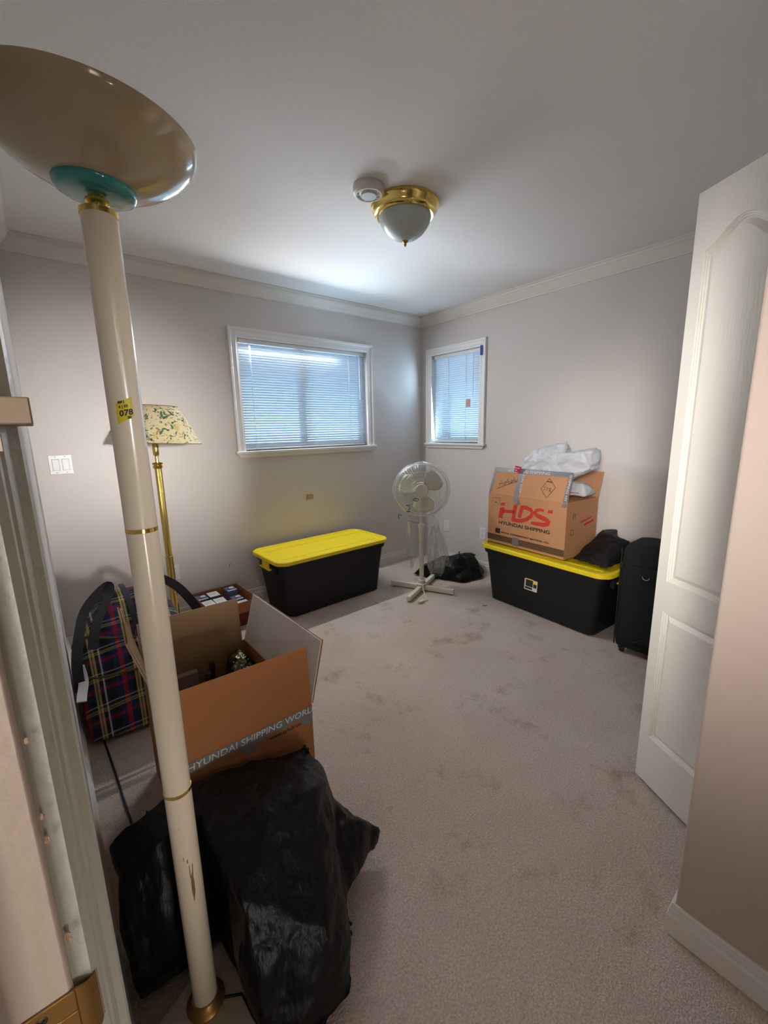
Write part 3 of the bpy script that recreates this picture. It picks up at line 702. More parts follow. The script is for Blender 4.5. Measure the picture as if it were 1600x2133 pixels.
# ------------------------------------------------------------------ carton on the right tote
def face_mtx_x(xf):   # print plane facing -x: text x -> -y, text y -> z
    return Matrix(((0, 0, -1, xf), (-1, 0, 0, 0), (0, 1, 0, 0), (0, 0, 0, 1)))
HW, HD, HH, HZ = .675, .39, .395, .457
cb = thing('shipping_carton', 'brown shipping carton with red logo standing on the right tote', 'carton', (-.268, -1.545, HZ), -.080)
def panel(name, parent, x0, x1, y0, y1, z0, z1, mm=M_card, mtx=None):
    m = MB(); m.box(x0, x1, y0, y1, z0, z1, mtx); return m.out(name, mm, parent, bevel=.0012, seg=1)
t_ = .005; hx, hy = HD/2, HW/2
panel('side_panel', cb, -hx, -hx+t_, -hy, hy, 0, HH, M_card_hds); panel('side_panel', cb, hx-t_, hx, -hy, hy, 0, HH, M_card_hds)
panel('side_panel', cb, -hx+t_, hx-t_, -hy, -hy+t_, 0, HH, M_card_hds); panel('side_panel', cb, -hx+t_, hx-t_, hy-t_, hy, 0, HH, M_card_hds)
panel('bottom_panel', cb, -hx+t_, hx-t_, -hy+t_, hy-t_, 0, .006)
# flaps
fm = Matrix.Translation((-hx+.003, 0, HH)) @ Matrix.Rotation(.30, 4, 'Y')
m = MB(); rings = [[fm @ Vector((x, y, z)) for x, y, z in ((0, -hy, z_), (0, hy, z_), (.005, hy, z_), (.005, -hy, z_))] for z_ in (0,)]
FH = .205
rings = [[fm @ Vector(p) for p in ((0, -hy, 0), (0, hy, 0), (.005, hy, 0), (.005, -hy, 0))], [fm @ Vector(p) for p in ((0, -hy+.008, FH), (0, hy-.006, FH), (.005, hy-.006, FH), (.005, -hy+.008, FH))]]
ff = m.loft(rings).out('front_flap', M_card_hds, cb)
bm_ = Matrix.Translation((hx-.006, 0, HH)) @ Matrix.Rotation(.30, 4, 'Y')
panel('back_flap', cb, 0, .005, -hy, hy, 0, .185, M_card_hds, bm_)
nm_ = Matrix.Translation((0, -hy+.002, HH)) @ Matrix.Rotation(-1.50, 4, 'X')
panel('near_flap', cb, -hx+.008, hx-.008, 0, .005, 0, .18, M_card_hds, nm_)
km_ = Matrix.Translation((0, hy-.006, HH)) @ Matrix.Rotation(1.45, 4, 'X')
panel('far_flap', cb, -hx+.008, hx-.008, 0, .005, 0, .18, M_card_hds, km_)
# prints on the front face (plane x=-hx, text x to -y)
FM = face_mtx_x(-hx-.0002)
def uv(px, py):   # tracing frame of the print -> metres on the face
    u = (px-95)/930.0; yt = 775+.183*(px-100); yb = 1340+.286*(px-90)
    v = (yb-py)/(yb-yt); return (-hy+u*HW, v*HH)
def st_(mb, pts, wd, z=0): mb.ribbon([uv(*p) for p in pts], wd, FM, z)
m = MB()
m.prism([uv(268, 905), uv(328, 908), uv(318, 942), uv(262, 940)], 0, .0005, FM)
m.prism([uv(258, 962), uv(318, 962), uv(290, 1092), uv(238, 1080)], 0, .0005, FM)
m.prism([uv(290, 985), uv(445, 1005), uv(440, 1040), uv(280, 1025)], 0, .0005, FM)
m.prism([uv(432, 940), uv(480, 945), uv(458, 1105), uv(408, 1122)], 0, .0005, FM)
st_(m, [(418, 1112), (480, 1128), (540, 1132), (600, 1118), (650, 1080), (662, 1045), (640, 1008), (590, 982), (545, 975), (525, 980)], .030, .0002)
st_(m, [(535, 975), (520, 1040), (505, 1095)], .030, .0003)
st_(m, [(790, 1022), (740, 1012), (705, 1018), (692, 1045), (710, 1075), (760, 1100), (815, 1128), (848, 1158), (838, 1182), (790, 1188), (720, 1176), (650, 1160)], [.016, .022, .026, .028, .03, .034, .034, .032, .030, .030, .026, .018], .0004)
m.prism([uv(835, 1018), uv(888, 1022), uv(880, 1062), uv(830, 1052)], 0, .0005, FM)
m.out('printed_logo', M_red_ink, cb)
def face_text(s, px, py, px2, size, name='printed_text', mm=M_black_ink, bold=.0006):
    a = uv(px, py); b_ = uv(px2, py+(px2-px)*.235)
    o = text_obj(s, size, FM @ Matrix.Translation((a[0], a[1], .0004)), mm, name, cb, 1.0, bold=bold)
    xs = [v.co.y for v in o.data.vertices]; ww = max(xs)-min(xs); k = (b_[0]-a[0])/ww
    for v in o.data.vertices: v.co.y = -(a[0])+(v.co.y+a[0])*k
    return o
face_text('HYUNDAI SHIPPING', 245, 1150, 862, .036, bold=.0008)
face_text('SEOUL EXPRESSWAY MOVING CO.', 280, 1262, 870, .016, bold=.0006)
m = MB(); m.prism([uv(203, 1198), uv(268, 1210), uv(266, 1270), uv(203, 1255)], 0, .0005, FM); m.out('printed_square', M_black_ink, cb)
m = MB(); st_(m, [(150, 880), (150, 838), (255, 852), (250, 920)], .002); st_(m, [(185, 893), (212, 898)], .006); m.out('printed_mark', M_black_ink, cb)
# tape at the bottom of the front and at its foot
m = MB(); m.box(-hx-.0010, -hx-.0004, -hy, hy, .020, .068); m.out('brown_tape', M_tape_brown, cb)
m = MB(); m.box(-hx-.0018, -hx-.0010, hy-.30, hy-.245, .010, .075); m.out('tape_piece', M_tape, cb)
# grey tape on the flap edges
def on_flap(y, z, o=.0006): return fm @ Vector((-o, y, z))
FF = fm @ Matrix(((0, 0, -1, -.0006), (-1, 0, 0, 0), (0, 1, 0, 0), (0, 0, 0, 1)))
TW = .034
m = MB(); m.prism([(-hy+.005, FH-TW), (hy-.008, FH-TW), (hy-.008, FH+.002), (-hy+.005, FH+.002)], 0, .0006, FF); m.out('edge_tape', M_tape, cb)
m = MB(); m.prism([(hy-TW, -.03), (hy+.0, -.03), (hy-.006, FH), (hy-TW-.002, FH)], 0, .0008, FF); m.out('edge_tape', M_tape, cb)
m = MB(); m.prism([(-hy, -.01), (-hy+.022, -.01), (-hy+.028, FH), (-hy+.005, FH)], 0, .0008, FF); m.out('edge_tape', M_tape, cb)
m = MB(); m.prism([(-.085, -.055), (-.045, -.055), (-.060, .0), (-.052, FH-TW), (-.092, FH-TW), (-.098, 0)], .0002, .0009, FF); m.out('centre_tape', M_tape, cb)
text_obj('HYUNDAI SHIPPING', .030, FF @ Matrix.Translation((-.20, FH-.028, .0008)), M_white_ink, 'tape_lettering', cb, 1.35, bold=-.0002)
text_obj('DAI SHIP', .030, FF @ Matrix.Translation((-.062, .165, .0012)) @ Matrix.Rotation(-PI/2, 4, 'Z'), M_white_ink, 'tape_lettering', cb, 1.2)
text_obj('SHIPPING HY', .026, FF @ Matrix.Translation((hy-.028, .19, .0012)) @ Matrix.Rotation(-PI/2, 4, 'Z'), M_white_ink, 'tape_lettering', cb, 1.2)
# handwriting and diamond stamp on the flap
m = MB(); fs = lambda pts, wd=.0028: m.ribbon(pts, wd, FF, .0002, .0004)
D = [(.115, .075), (.165, .155), (.225, .095), (.175, .015), (.115, .075)]
for a, c in zip(D[:-1], D[1:]): fs([a, c])
fs([(.150, .132), (.192, .128)], .006)
fs([(.130, .092), (.150, .092), (.140, .084), (.150, .076), (.134, .066)]); fs([(.155, .085), (.170, .090), (.160, .070), (.172, .066)]); fs([(.180, .088), (.186, .064)]); fs([(.180, .078), (.194, .090), (.190, .060), (.204, .062)])
for dx in (0, .055, .11):
    fs([(-.255+dx, .060+dx*.28), (-.240+dx, .110+dx*.28), (-.222+dx, .070+dx*.28)]); fs([(-.258+dx, .075+dx*.28), (-.220+dx, .085+dx*.28)]); fs([(-.215+dx, .066+dx*.28), (-.205+dx, .100+dx*.28)]) 
fs([(-.270, .035), (-.16, .085), (-.06, .125)])
m.out('handwriting', M_black_ink, cb)
# side print (near side, facing -y)
SM = Matrix.Translation((0, -hy-.0003, 0)) @ Matrix.Rotation(PI/2, 4, 'X')
m = MB(); m.ribbon([(-.02, .24), (.06, .25), (.12, .262)], .010, SM); m.ribbon([(.03, .215), (.10, .225), (.15, .235)], .014, SM); m.out('printed_logo', M_red_ink, cb)
m = MB(); m.ribbon([(-.11, .27), (-.11, .31), (-.09, .31), (-.09, .28)], .005, SM); m.ribbon([(-.13, .16), (-.13, .20), (-.10, .20), (-.10, .165), (-.13, .16)], .004, SM); m.out('printed_mark', M_black_ink, cb)

# white plastic bags in the carton
M_bagw = mat('white_carrier_plastic', rgb(216, 218, 224), .38, var=.03, bump=.3, bscale=16, spec=.45)
nt = M_bagw.node_tree; b = nt.nodes['Principled BSDF']; tl = nt.nodes.new('ShaderNodeBsdfTranslucent'); tl.inputs[0].default_value = (.85, .86, .88, 1)
ms = nt.nodes.new('ShaderNodeMixShader'); ms.inputs[0].default_value = .25; nt.links.new(b.outputs[0], ms.inputs[1]); nt.links.new(tl.outputs[0], ms.inputs[2]); nt.links.new(ms.outputs[0], nt.nodes['Material Output'].inputs[0])
wb = blob('carrier_bag', [
    ('h', [(-.38, -1.37, .99), (-.38, -1.46, 1.13), (-.35, -1.50, 1.18), (-.30, -1.74, 1.26), (-.24, -1.50, 1.20), (-.16, -1.42, 1.05), (-.20, -1.72, 1.22), (-.385, -1.62, 1.13), (-.38, -1.75, .99), (-.16, -1.75, .98)]),
    ('h', [(-.385, -1.72, 1.17), (-.38, -1.96, 1.20), (-.30, -1.99, 1.20), (-.22, -1.90, 1.22), (-.38, -1.95, 1.06), (-.28, -1.97, 1.08), (-.385, -1.74, .985), (-.18, -1.75, 1.0), (-.20, -1.92, 1.08), (-.30, -1.80, .98)]),
    ('h', [(-.37, -1.45, .90), (-.37, -1.66, .90), (-.16, -1.45, .90), (-.16, -1.68, .90), (-.37, -1.50, 1.05), (-.37, -1.68, 1.05), (-.18, -1.5, 1.05), (-.18, -1.7, 1.05)]),
    ], M_bagw, voxel=.012, smooth=4, disp=(('VORONOI', .10, .030), ('CLOUDS', .05, .022)))
tag(wb, 'crumpled white carrier bag with a red mark on top of the carton', 'plastic bag')
m = MB(); mt = Matrix.Translation((-.415, -1.430, 1.050)) @ Matrix.Rotation(-.12, 4, 'X') @ face_mtx_x(0)
m.prism([(-.030, -.018), (.022, -.028), (.036, .012), (-.014, .026)], 0, .0012, mt); lg = m.out('red_print', mat('red_print', rgb(190, 30, 58), .5, var=.06), wb)
m = MB(); m.ribbon([(-.016, .010), (.006, .004), (.022, .002)], .005, mt, .0013); m.ribbon([(-.020, -.008), (-.004, -.010)], .006, mt, .0013); m.out('white_print', M_white_ink, lg)
wb2 = blob('carrier_bag', [('h', [(-.36, -1.74, .875), (-.36, -1.925, .878), (-.34, -1.90, .97), (-.30, -1.74, .985), (-.12, -1.74, .875), (-.14, -1.90, .88), (-.16, -1.84, .96), (-.26, -1.93, .93)])],
    M_bagw, voxel=.012, smooth=3, disp=(('VORONOI', .09, .016), ('CLOUDS', .04, .010)))
tag(wb2, 'white carrier bag tucked beneath the crumpled one in the carton', 'plastic bag')
m = MB(); m.box(-.367, -.3655, -1.88, -1.80, .905, .909, None); m.out('red_stripe', M_red_ink, wb2)

# ------------------------------------------------------------------ black bags and suitcase on the right
bb = blob('bin_bag', [
    ('h', [(-.10, -1.915, .60), (-.30, -1.93, .53), (-.46, -1.90, .462), (-.50, -2.16, .462), (-.06, -1.90, .462), (-.08, -2.17, .462), (-.40, -1.92, .49), (-.10, -1.93, .60), (-.12, -2.00, .615), (-.20, -2.04, .625), (-.12, -2.14, .575), (-.40, -2.12, .50), (-.30, -1.97, .56)]),
    ('h', [(-.14, -1.93, .60), (-.06, -1.93, .62), (-.06, -2.03, .635), (-.14, -2.05, .635), (-.10, -1.95, .50), (-.10, -2.05, .50)])],
    M_bag_dull, voxel=.012, smooth=4, disp=(('VORONOI', .14, .018), ('CLOUDS', .10, .014)), zmin=.4575)
tag(bb, 'black plastic bag slumped on the right tote beside the carton', 'plastic bag')
bb3 = blob('bin_bag', [('h', [(-.32, -2.30, .01), (-.04, -2.28, .01), (-.32, -2.66, .01), (-.04, -2.66, .01), (-.26, -2.34, .52), (-.05, -2.33, .56), (-.08, -2.42, .66), (-.20, -2.55, .68), (-.05, -2.60, .64)])],
    M_bag_dull, voxel=.02, smooth=4, disp=(('VORONOI', .12, .02), ('CLOUDS', .06, .02)), zmin=.002)
tag(bb3, 'black bag standing between the suitcase and the wall', 'plastic bag')
bf = blob('bin_bag', [
    ('h', [(-.60, -.46, .01), (-.46, -.66, .01), (-.42, -.93, .01), (-.18, -.98, .01), (-.06, -.90, .01), (-.06, -.62, .01), (-.50, -.42, .01), (-.54, -.56, .12), (-.40, -.78, .16), (-.32, -.72, .20), (-.14, -.84, .18), (-.08, -.70, .17), (-.40, -.60, .17)]),
    ('h', [(-.34, -.80, .15), (-.28, -.76, .26), (-.24, -.84, .16), (-.26, -.70, .14)]), ('h', [(-.18, -.80, .12), (-.08, -.84, .19), (-.08, -.68, .19), (-.22, -.76, .20)])],
    M_bag_blk, voxel=.014, smooth=4, disp=(('VORONOI', .14, .024), ('CLOUDS', .09, .018)), zmin=.002)
tag(bf, 'flat black plastic bag on the carpet behind the fan', 'plastic bag')
sc = thing('suitcase', 'black fabric wheeled suitcase standing right of the tote', 'suitcase', (-.46, -2.52, 0))
m = MB(); m.loft([rrect(hx_, hy_, .035, z, 5) for hx_, hy_, z in ((.105, .225, .030), (.135, .250, .042), (.140, .255, .10), (.138, .252, .30), (.142, .256, .50), (.138, .248, .64), (.128, .236, .672), (.10, .20, .684))])
m.out('body', M_fabric_blk, sc, smooth=60)
m = MB(); m.loft([rrect(.1, .205, .03, 0, 5), rrect(.1, .205, .03, .03, 5)]); bmesh.ops.transform(m.b, matrix=Matrix.Translation((-.138, 0, .33)) @ Matrix.Rotation(-PI/2, 4, 'Y') @ Matrix.Diagonal((2.3, 1, 1, 1)), verts=m.b.verts)
m.out('front_pocket', M_fabric_blk, sc, bevel=.006)
m = MB(); m.tube([(-.17, -.20+.40*i/20, .12+.018*math.sin(i)) for i in range(21)], .003, 6); m.tube([(-.142, .248-.0*i, .05+.6*i/10) for i in range(11)], .004, 6); m.out('piping', M_strap, sc, smooth=60)
m = MB(); c = Vector((-.178, .10, .525)); m.tube([c+Vector((-.004, .018*math.cos(a), .018*math.sin(a)-.004)) for a in [PI*1.0+PI*i/12 for i in range(13)]], .0022, 8); m.out('d_ring', mat('chrome', rgb(200, 200, 200), .2, metal=1, var=.03), sc, smooth=60)
m = MB(); m.tube([(-.05, .02, .68), (-.05, 0, .70), (-.05, -.10, .70), (-.05, -.12, .68)], .010, 8); m.out('carry_handle', M_strap, sc, smooth=60)
for y in (.21, -.21):
    m = MB(); m.lathe([(0, -.010), (.020, -.010), (.022, -.006), (.022, .006), (.020, .010), (0, .010)], 20, mtx=Matrix.Translation((-.115, y, .022)) @ Matrix.Rotation(PI/2, 4, 'X')); m.out('wheel', M_cord_blk, sc, smooth=40)
    m = MB(); m.box(-.135, -.095, y-.016, y+.016, .026, .045); m.out('wheel_bracket', M_cord_blk, sc, bevel=.003)

# ------------------------------------------------------------------ pedestal fan under clear plastic
M_blade = mat('fan_blade_plastic', rgb(204, 202, 170), .35, var=.03)
M_hub = mat('fan_hub_plastic', rgb(214, 200, 184), .4, var=.03)
fan = thing('pedestal_fan', 'cream pedestal fan wrapped in clear plastic in the corner', 'fan', (-.785, -.785, 0))
th0 = math.radians(-66)
for k in range(4):
    mt = Matrix.Rotation(th0+k*PI/2, 4, 'Z')
    m = MB(); m.box(.02, .285, -.017, .017, .012, .050, mt); m.out('foot', M_cream_pl, fan, bevel=.003)
m = MB(); m.lathe([(.028, .004), (.034, .006), (.036, .050), (.044, .056), (.044, .064), (.034, .070), (.030, .095), (.022, .100)], 32); m.out('base_hub', M_hub, fan, smooth=40)
m = MB(); m.lathe([(.0195, .09), (.0195, .555)], 28); m.out('lower_pole', M_cream_pl, fan, smooth=40)
m = MB(); m.lathe([(.021, .545), (.027, .550), (.028, .575), (.025, .585), (.016, .590)], 24); m.out('height_collar', M_cream_pl, fan, smooth=40)
m = MB(); m.lathe([(.014, .58), (.014, .70)], 20); m.out('upper_pole', M_cream_pl, fan, smooth=40)
HC = Vector((0, 0, .865)); nd = Vector((-.68, -.72, .10)).normalized()
rot = nd.to_track_quat('Z', 'Y').to_matrix().to_4x4(); HM = Matrix.Translation(HC) @ rot   # local z = facing
m = MB(); m.lathe([(.045, -.17), (.062, -.15), (.066, -.10), (.060, -.055), (.030, -.05)], 32, mtx=HM); m.tube([HC+rot.to_3x3() @ Vector((0, 0, -.11)), (0, 0, .80), (0, 0, .69)], [.03, .028, .022], 16); m.out('motor_housing', M_hub, fan, smooth=50)
for k in range(3):
    a0 = math.radians(38)+k*2*PI/3; m = MB(); nr, na = 8, 6
    vs = []
    for i in range(nr+1):
        r = .035+.150*i/nr; wd = .22+.50*math.sin(PI*min(1, .12+.80*i/nr))**.7
        row = []
        for j in range(na+1):
            s = j/na-.5; a = a0+s*2*wd; z = .012+.028*s*1.6
            row.append(HM @ Vector((r*math.cos(a), r*math.sin(a), z-.010)))
        vs.append(row)
    m.loft(vs, False, False, closed=False); o = m.out('blade', M_blade, fan, smooth=70)
    so = o.modifiers.new('s', 'SOLIDIFY'); so.thickness = .002
m = MB(); m.lathe([(0, -.03), (.036, -.03), (.038, .012), (.030, .022), (0, .024)], 32, mtx=HM); m.out('blade_hub', M_hub, fan, smooth=40)
RG = .212
M_wire = mat('cage_wire', rgb(206, 204, 196), .35, metal=.1, var=.03)
for nm2, sgn, dep in (('front_cage', 1, .062), ('rear_cage', -1, .052)):
    m = MB()
    for k in range(60):
        a = 2*PI*k/60+.02*sgn; pts = []
        for i in range(7):
            t = i/6; r = .045+(RG-.045)*t; z = sgn*dep*(1-t**3.2)
            pts.append(HM @ Vector((r*math.cos(a), r*math.sin(a), z)))
        m.tube(pts, .0010, 3, cap=False)
    for rr in (.09, .15):
        t = (rr-.045)/(RG-.045); m.tube([HM @ Vector((rr*math.cos(2*PI*i/40), rr*math.sin(2*PI*i/40), sgn*dep*(1-t**3.2))) for i in range(41)], .0013, 4, cap=False)
    m.tube([HM @ Vector((RG*math.cos(2*PI*i/48), RG*math.sin(2*PI*i/48), .004*sgn)) for i in range(49)], .0035, 6, cap=False)
    m.out(nm2, M_wire, fan, smooth=60)
m = MB(); m.lathe([(0, .060), (.052, .060), (.054, .066), (.048, .072), (0, .074)], 36, mtx=HM); m.out('hub_badge', M_hub, fan, smooth=40)
# cord and plug at the foot
m = MB(); m.tube([(-.03, -.04, .075), (-.035, -.055, .03), (-.055, -.09, .006), (-.10, -.16, .006), (-.12, -.19, .006), (-.17, -.19, .007)], .0035, 8); m.out('power_cord', M_cream_pl, fan, smooth=60)
m = MB(); m.box(-.215, -.165, -.202, -.178, .002, .020); m.box(-.232, -.214, -.197, -.195, .008, .014); m.box(-.232, -.214, -.186, -.184, .008, .014); m.out('plug', M_cream_pl, fan, bevel=.003)

# clear plastic sack over the fan
M_clear = bpy.data.materials.new('clear_film'); M_clear.use_nodes = True; nt = M_clear.node_tree; nt.nodes.remove(nt.nodes['Principled BSDF'])
tr = nt.nodes.new('ShaderNodeBsdfTransparent'); tr.inputs[0].default_value = (.975, .98, .98, 1)
gl = nt.nodes.new('ShaderNodeBsdfGlossy'); gl.inputs['Roughness'].default_value = .16; gl.inputs[0].default_value = (.9, .93, .95, 1)
df = nt.nodes.new('ShaderNodeBsdfDiffuse'); df.inputs[0].default_value = (.8, .82, .84, 1)
lw = nt.nodes.new('ShaderNodeLayerWeight'); lw.inputs[0].default_value = .30
tc = nt.nodes.new('ShaderNodeTexCoord'); n1 = nt.nodes.new('ShaderNodeTexNoise'); n1.inputs['Scale'].default_value = 14; n1.inputs['Detail'].default_value = 4; n1.inputs['Distortion'].default_value = 1.2
mp = nt.nodes.new('ShaderNodeMapping'); mp.inputs['Scale'].default_value = (1.6, 1.6, .5); nt.links.new(tc.outputs['Object'], mp.inputs[0]); nt.links.new(mp.outputs[0], n1.inputs['Vector'])
bp = nt.nodes.new('ShaderNodeBump'); bp.inputs['Strength'].default_value = .9; bp.inputs['Distance'].default_value = .02; nt.links.new(n1.outputs[0], bp.inputs['Height'])
nt.links.new(bp.outputs[0], gl.inputs['Normal']); nt.links.new(bp.outputs[0], lw.inputs['Normal'])
m0 = nt.nodes.new('ShaderNodeMixShader'); m0.inputs[0].default_value = .35; nt.links.new(gl.outputs[0], m0.inputs[1]); nt.links.new(df.outputs[0], m0.inputs[2])
m1 = nt.nodes.new('ShaderNodeMixShader'); mr = nt.nodes.new('ShaderNodeMath'); mr.operation = 'MULTIPLY_ADD'; mr.inputs[1].default_value = .75; mr.inputs[2].default_value = .06
nt.links.new(lw.outputs['Facing'], mr.inputs[0]); nt.links.new(mr.outputs[0], m1.inputs[0]); nt.links.new(tr.outputs[0], m1.inputs[1]); nt.links.new(m0.outputs[0], m1.inputs[2]); nt.links.new(m1.outputs[0], nt.nodes['Material Output'].inputs[0])
m = MB(); rings = []; n = 72
def film(i, lvl):
    pass
for t in [j/26 for j in range(27)]:
    ring = []
    for i in range(n):
        a = 2*PI*i/n
        if t < .62:      # head part, going from the top down
            zz = .232*math.cos(t/.62*PI*.86); rr = .232*math.sin(t/.62*PI*.86+.02)
            px = rr*math.cos(a)*1.0; py = .098*math.sin(a)*(.35+.65*min(1, rr/.16))
            p = Vector((px, zz, py))        # in head frame: x right, y up, z facing
            p = HM.to_3x3() @ p+HC
        else:
            s = (t-.62)/.38; k = .232*math.cos(PI*.86); r0 = .232*math.sin(PI*.86+.02)
            hx_ = r0*(1-s)+.105*s; z = .865+k-(.40)*s
            rx = HM.to_3x3() @ Vector((1, 0, 0)); fx = HM.to_3x3() @ Vector((0, 0, 1)); rx.z = 0; fx.z = 0; rx.normalize(); fx.normalize()
            wv = 1+.35*s*math.sin(a*5+2)+.18*s*math.sin(a*9)
            p = rx*(hx_*math.cos(a)*wv*1.35)+fx*(.055*math.sin(a)*wv)+Vector((0, 0, z-.05*s*math.sin(a*3)))
            p += rx*(.05*s)
        q = noise.noise_vector(p*9)*.012+noise.noise_vector(p*28)*.005
        ring.append(p+q)
    rings.append(ring)
m.loft(rings, cap0=True, cap1=False); cf = m.out('plastic_cover', M_clear, fan, smooth=180); cf['label'] = 'clear plastic film pulled over the fan head'
# trailing tail of film towards the floor on the right
m = MB(); rings = []
for j in range(22):
    s = j/21; ring = []
    for i in range(24):
        a = 2*PI*i/24; w_ = .030+.045*math.sin(PI*s)+.03*s
        p = Vector((.10+.04*s, -.07+.01*s, .56-.44*s))+Vector((math.cos(a)*w_*(1+.4*math.sin(3*a+7*s)), math.sin(a)*w_*.5, .012*math.sin(5*a)))
        ring.append(p+noise.noise_vector(p*14)*.02)
    rings.append(ring)
m.loft(rings, False, False); m.out('plastic_tail', M_clear, fan, smooth=180)
# green print on the film
M_green = mat('green_ink', rgb(14, 96, 72), .5, var=.1)
m = MB()
def fp(x, y): return HM @ Vector((x, y, .108))
def gr(cx, cy, rx_, ry_, wdt, a0=0, a1=2*PI):
    pts = [HM.inverted() @ fp(cx+rx_*math.cos(a0+(a1-a0)*i/16), cy+ry_*math.sin(a0+(a1-a0)*i/16)) for i in range(17)]
    m.ribbon([(p.x, p.y) for p in pts], wdt, HM, .104, .0006)
gr(-.045, -.070, .022, .011, .006); gr(-.045, -.070, .008, .004, .004, .5, 5); gr(-.115, -.135, .020, .020, .006, -1.2, 2.0); gr(-.105, -.165, .014, .003, .005); gr(-.175, -.205, .010, .020, .006, .2, 4)
gr(-.085, -.120, .030, .010, .0025, 1.6, 3.0)
for k in range(6): m.ribbon([(-.11+.016*k, -.235-.004*k), (-.105+.016*k, -.25-.004*k), (-.10+.016*k, -.238-.004*k)], .0035, HM, .09, .0006)
m.out('printed_mark', M_green, cf)

# ------------------------------------------------------------------ open carton in front (left)
BX0, BX1, BY0, BY1, BZ = -2.970, -2.563, -2.070, -1.468, .450
oc = thing('open_carton', 'large open brown carton with raised flaps beside the torchiere', 'carton', ((BX0+BX1)/2, (BY0+BY1)/2, 0))
ox, oy = (BX0+BX1)/2, (BY0+BY1)/2
hx, hy = (BX1-BX0)/2, (BY1-BY0)/2; t_ = .006
panel('side_panel', oc, -hx, hx, -hy, -hy+t_, 0, BZ); panel('side_panel', oc, -hx, hx, hy-t_, hy, 0, BZ, M_card_in)
panel('side_panel', oc, -hx, -hx+t_, -hy+t_, hy-t_, 0, BZ, M_card); panel('side_panel', oc, hx-t_, hx, -hy+t_, hy-t_, 0, BZ)
panel('bottom_panel', oc, -hx+t_, hx-t_, -hy+t_, hy-t_, 0, .008)
def quadpanel(name, pts, off, mm, parent, mm2=None):
    a = [Vector(p) for p in pts]; b_ = [p+Vector(off) for p in a]
    return MB().loft([a, b_]).out(name, mm, parent)
FHt = .212
quadpanel('front_flap', [(-hx+.004, -hy, BZ), (hx-.002, -hy, BZ), (hx-.006, -hy+.002, BZ+FHt), (-hx+.006, -hy-.002, BZ+FHt+.012)], (0, .005, 0), M_card, oc)
quadpanel('back_flap', [(-hx+.004, hy-.005, BZ), (hx-.012, hy-.005, BZ), (hx-.016, hy+.003, BZ+.195), (-hx+.004, hy+.003, BZ+.198)], (0, .005, 0), M_card_in, oc)
# right flap leaning outwards (pale liner inside, brown outside)
quadpanel('right_flap', [(hx-.002, -hy+.002, BZ), (hx-.002, hy-.004, BZ), (hx+.056, hy+.004, BZ+.196), (hx+.046, -hy-.004, BZ+.218)], (.003, 0, 0), M_card_lt, oc)['label'] = 'pale lined flap leaning outwards'
quadpanel('flap_backing', [(hx+.002, -hy+.002, BZ), (hx+.002, hy-.004, BZ), (hx+.060, hy+.004, BZ+.196), (hx+.050, -hy-.006, BZ+.218)], (.004, 0, 0), M_card, oc)
# left flap, bent outwards with corrugated edges
quadpanel('left_flap', [(-hx+.001, -hy+.002, BZ), (-hx+.001, hy-.004, BZ), (-hx-.045, hy-.01, BZ+.290), (-hx-.052, hy-.165, BZ+.290), (-hx-.052, hy-.175, BZ+.212), (-hx-.036, -hy+.012, BZ+.206)], (-.0045, 0, 0), M_card_in, oc)
quadpanel('flap_liner', [(-hx+.006, -hy+.006, BZ), (-hx+.006, hy-.006, BZ), (-hx-.038, hy-.014, BZ+.286), (-hx-.045, hy-.160, BZ+.286), (-hx-.045, hy-.172, BZ+.207), (-hx-.029, -hy+.016, BZ+.201)], (-.0045, 0, 0), M_card_edge, oc)
# tape round the fold + lettering
TM = Matrix.Translation((0, -hy-.0004, 0)) @ Matrix.Rotation(PI/2, 4, 'X')
m = MB(); m.prism([(-hx, BZ-.034), (hx, BZ-.038), (hx, BZ-.004), (-hx, BZ-.002)], 0, .0006, TM); m.out('fold_tape', M_tape, oc)
m = MB(); m.prism([(hx-.045, BZ-.066), (hx-.004, BZ-.066), (hx-.004, BZ-.03), (hx-.045, BZ-.03)], .0002, .0009, TM); m.out('tape_piece', M_tape, oc)
m = MB(); m.prism([(-.035, BZ-.070), (.0, BZ-.066), (.0, BZ-.045), (.03, BZ-.04), (.04, BZ-.03), (-.04, BZ-.03)], .0002, .0009, TM); m.out('tape_piece', M_tape, oc)
text_obj('HYUNDAI SHIPPING WORLD', .030, TM @ Matrix.Translation((-hx+.005, BZ-.028, .0006)), M_white_ink, 'tape_lettering', oc, 1.08, shear=.1)
text_obj('www.cyhds.com', .021, TM @ Matrix.Translation((.050, BZ-.058, .0003)), M_black_ink, 'printed_text', oc, .86, bold=.0003)
m = MB(); SMx = Matrix.Translation((-hx-.0003, 0, 0)) @ face_mtx_x(0); m.ribbon([(.05, .33), (.12, .345), (.18, .33)], .014, SMx); m.out('printed_mark', M_black_ink, oc)
m = MB(); m.ribbon([(.08, .20), (.20, .21)], .04, SMx); m.out('printed_logo', M_red_ink, oc)

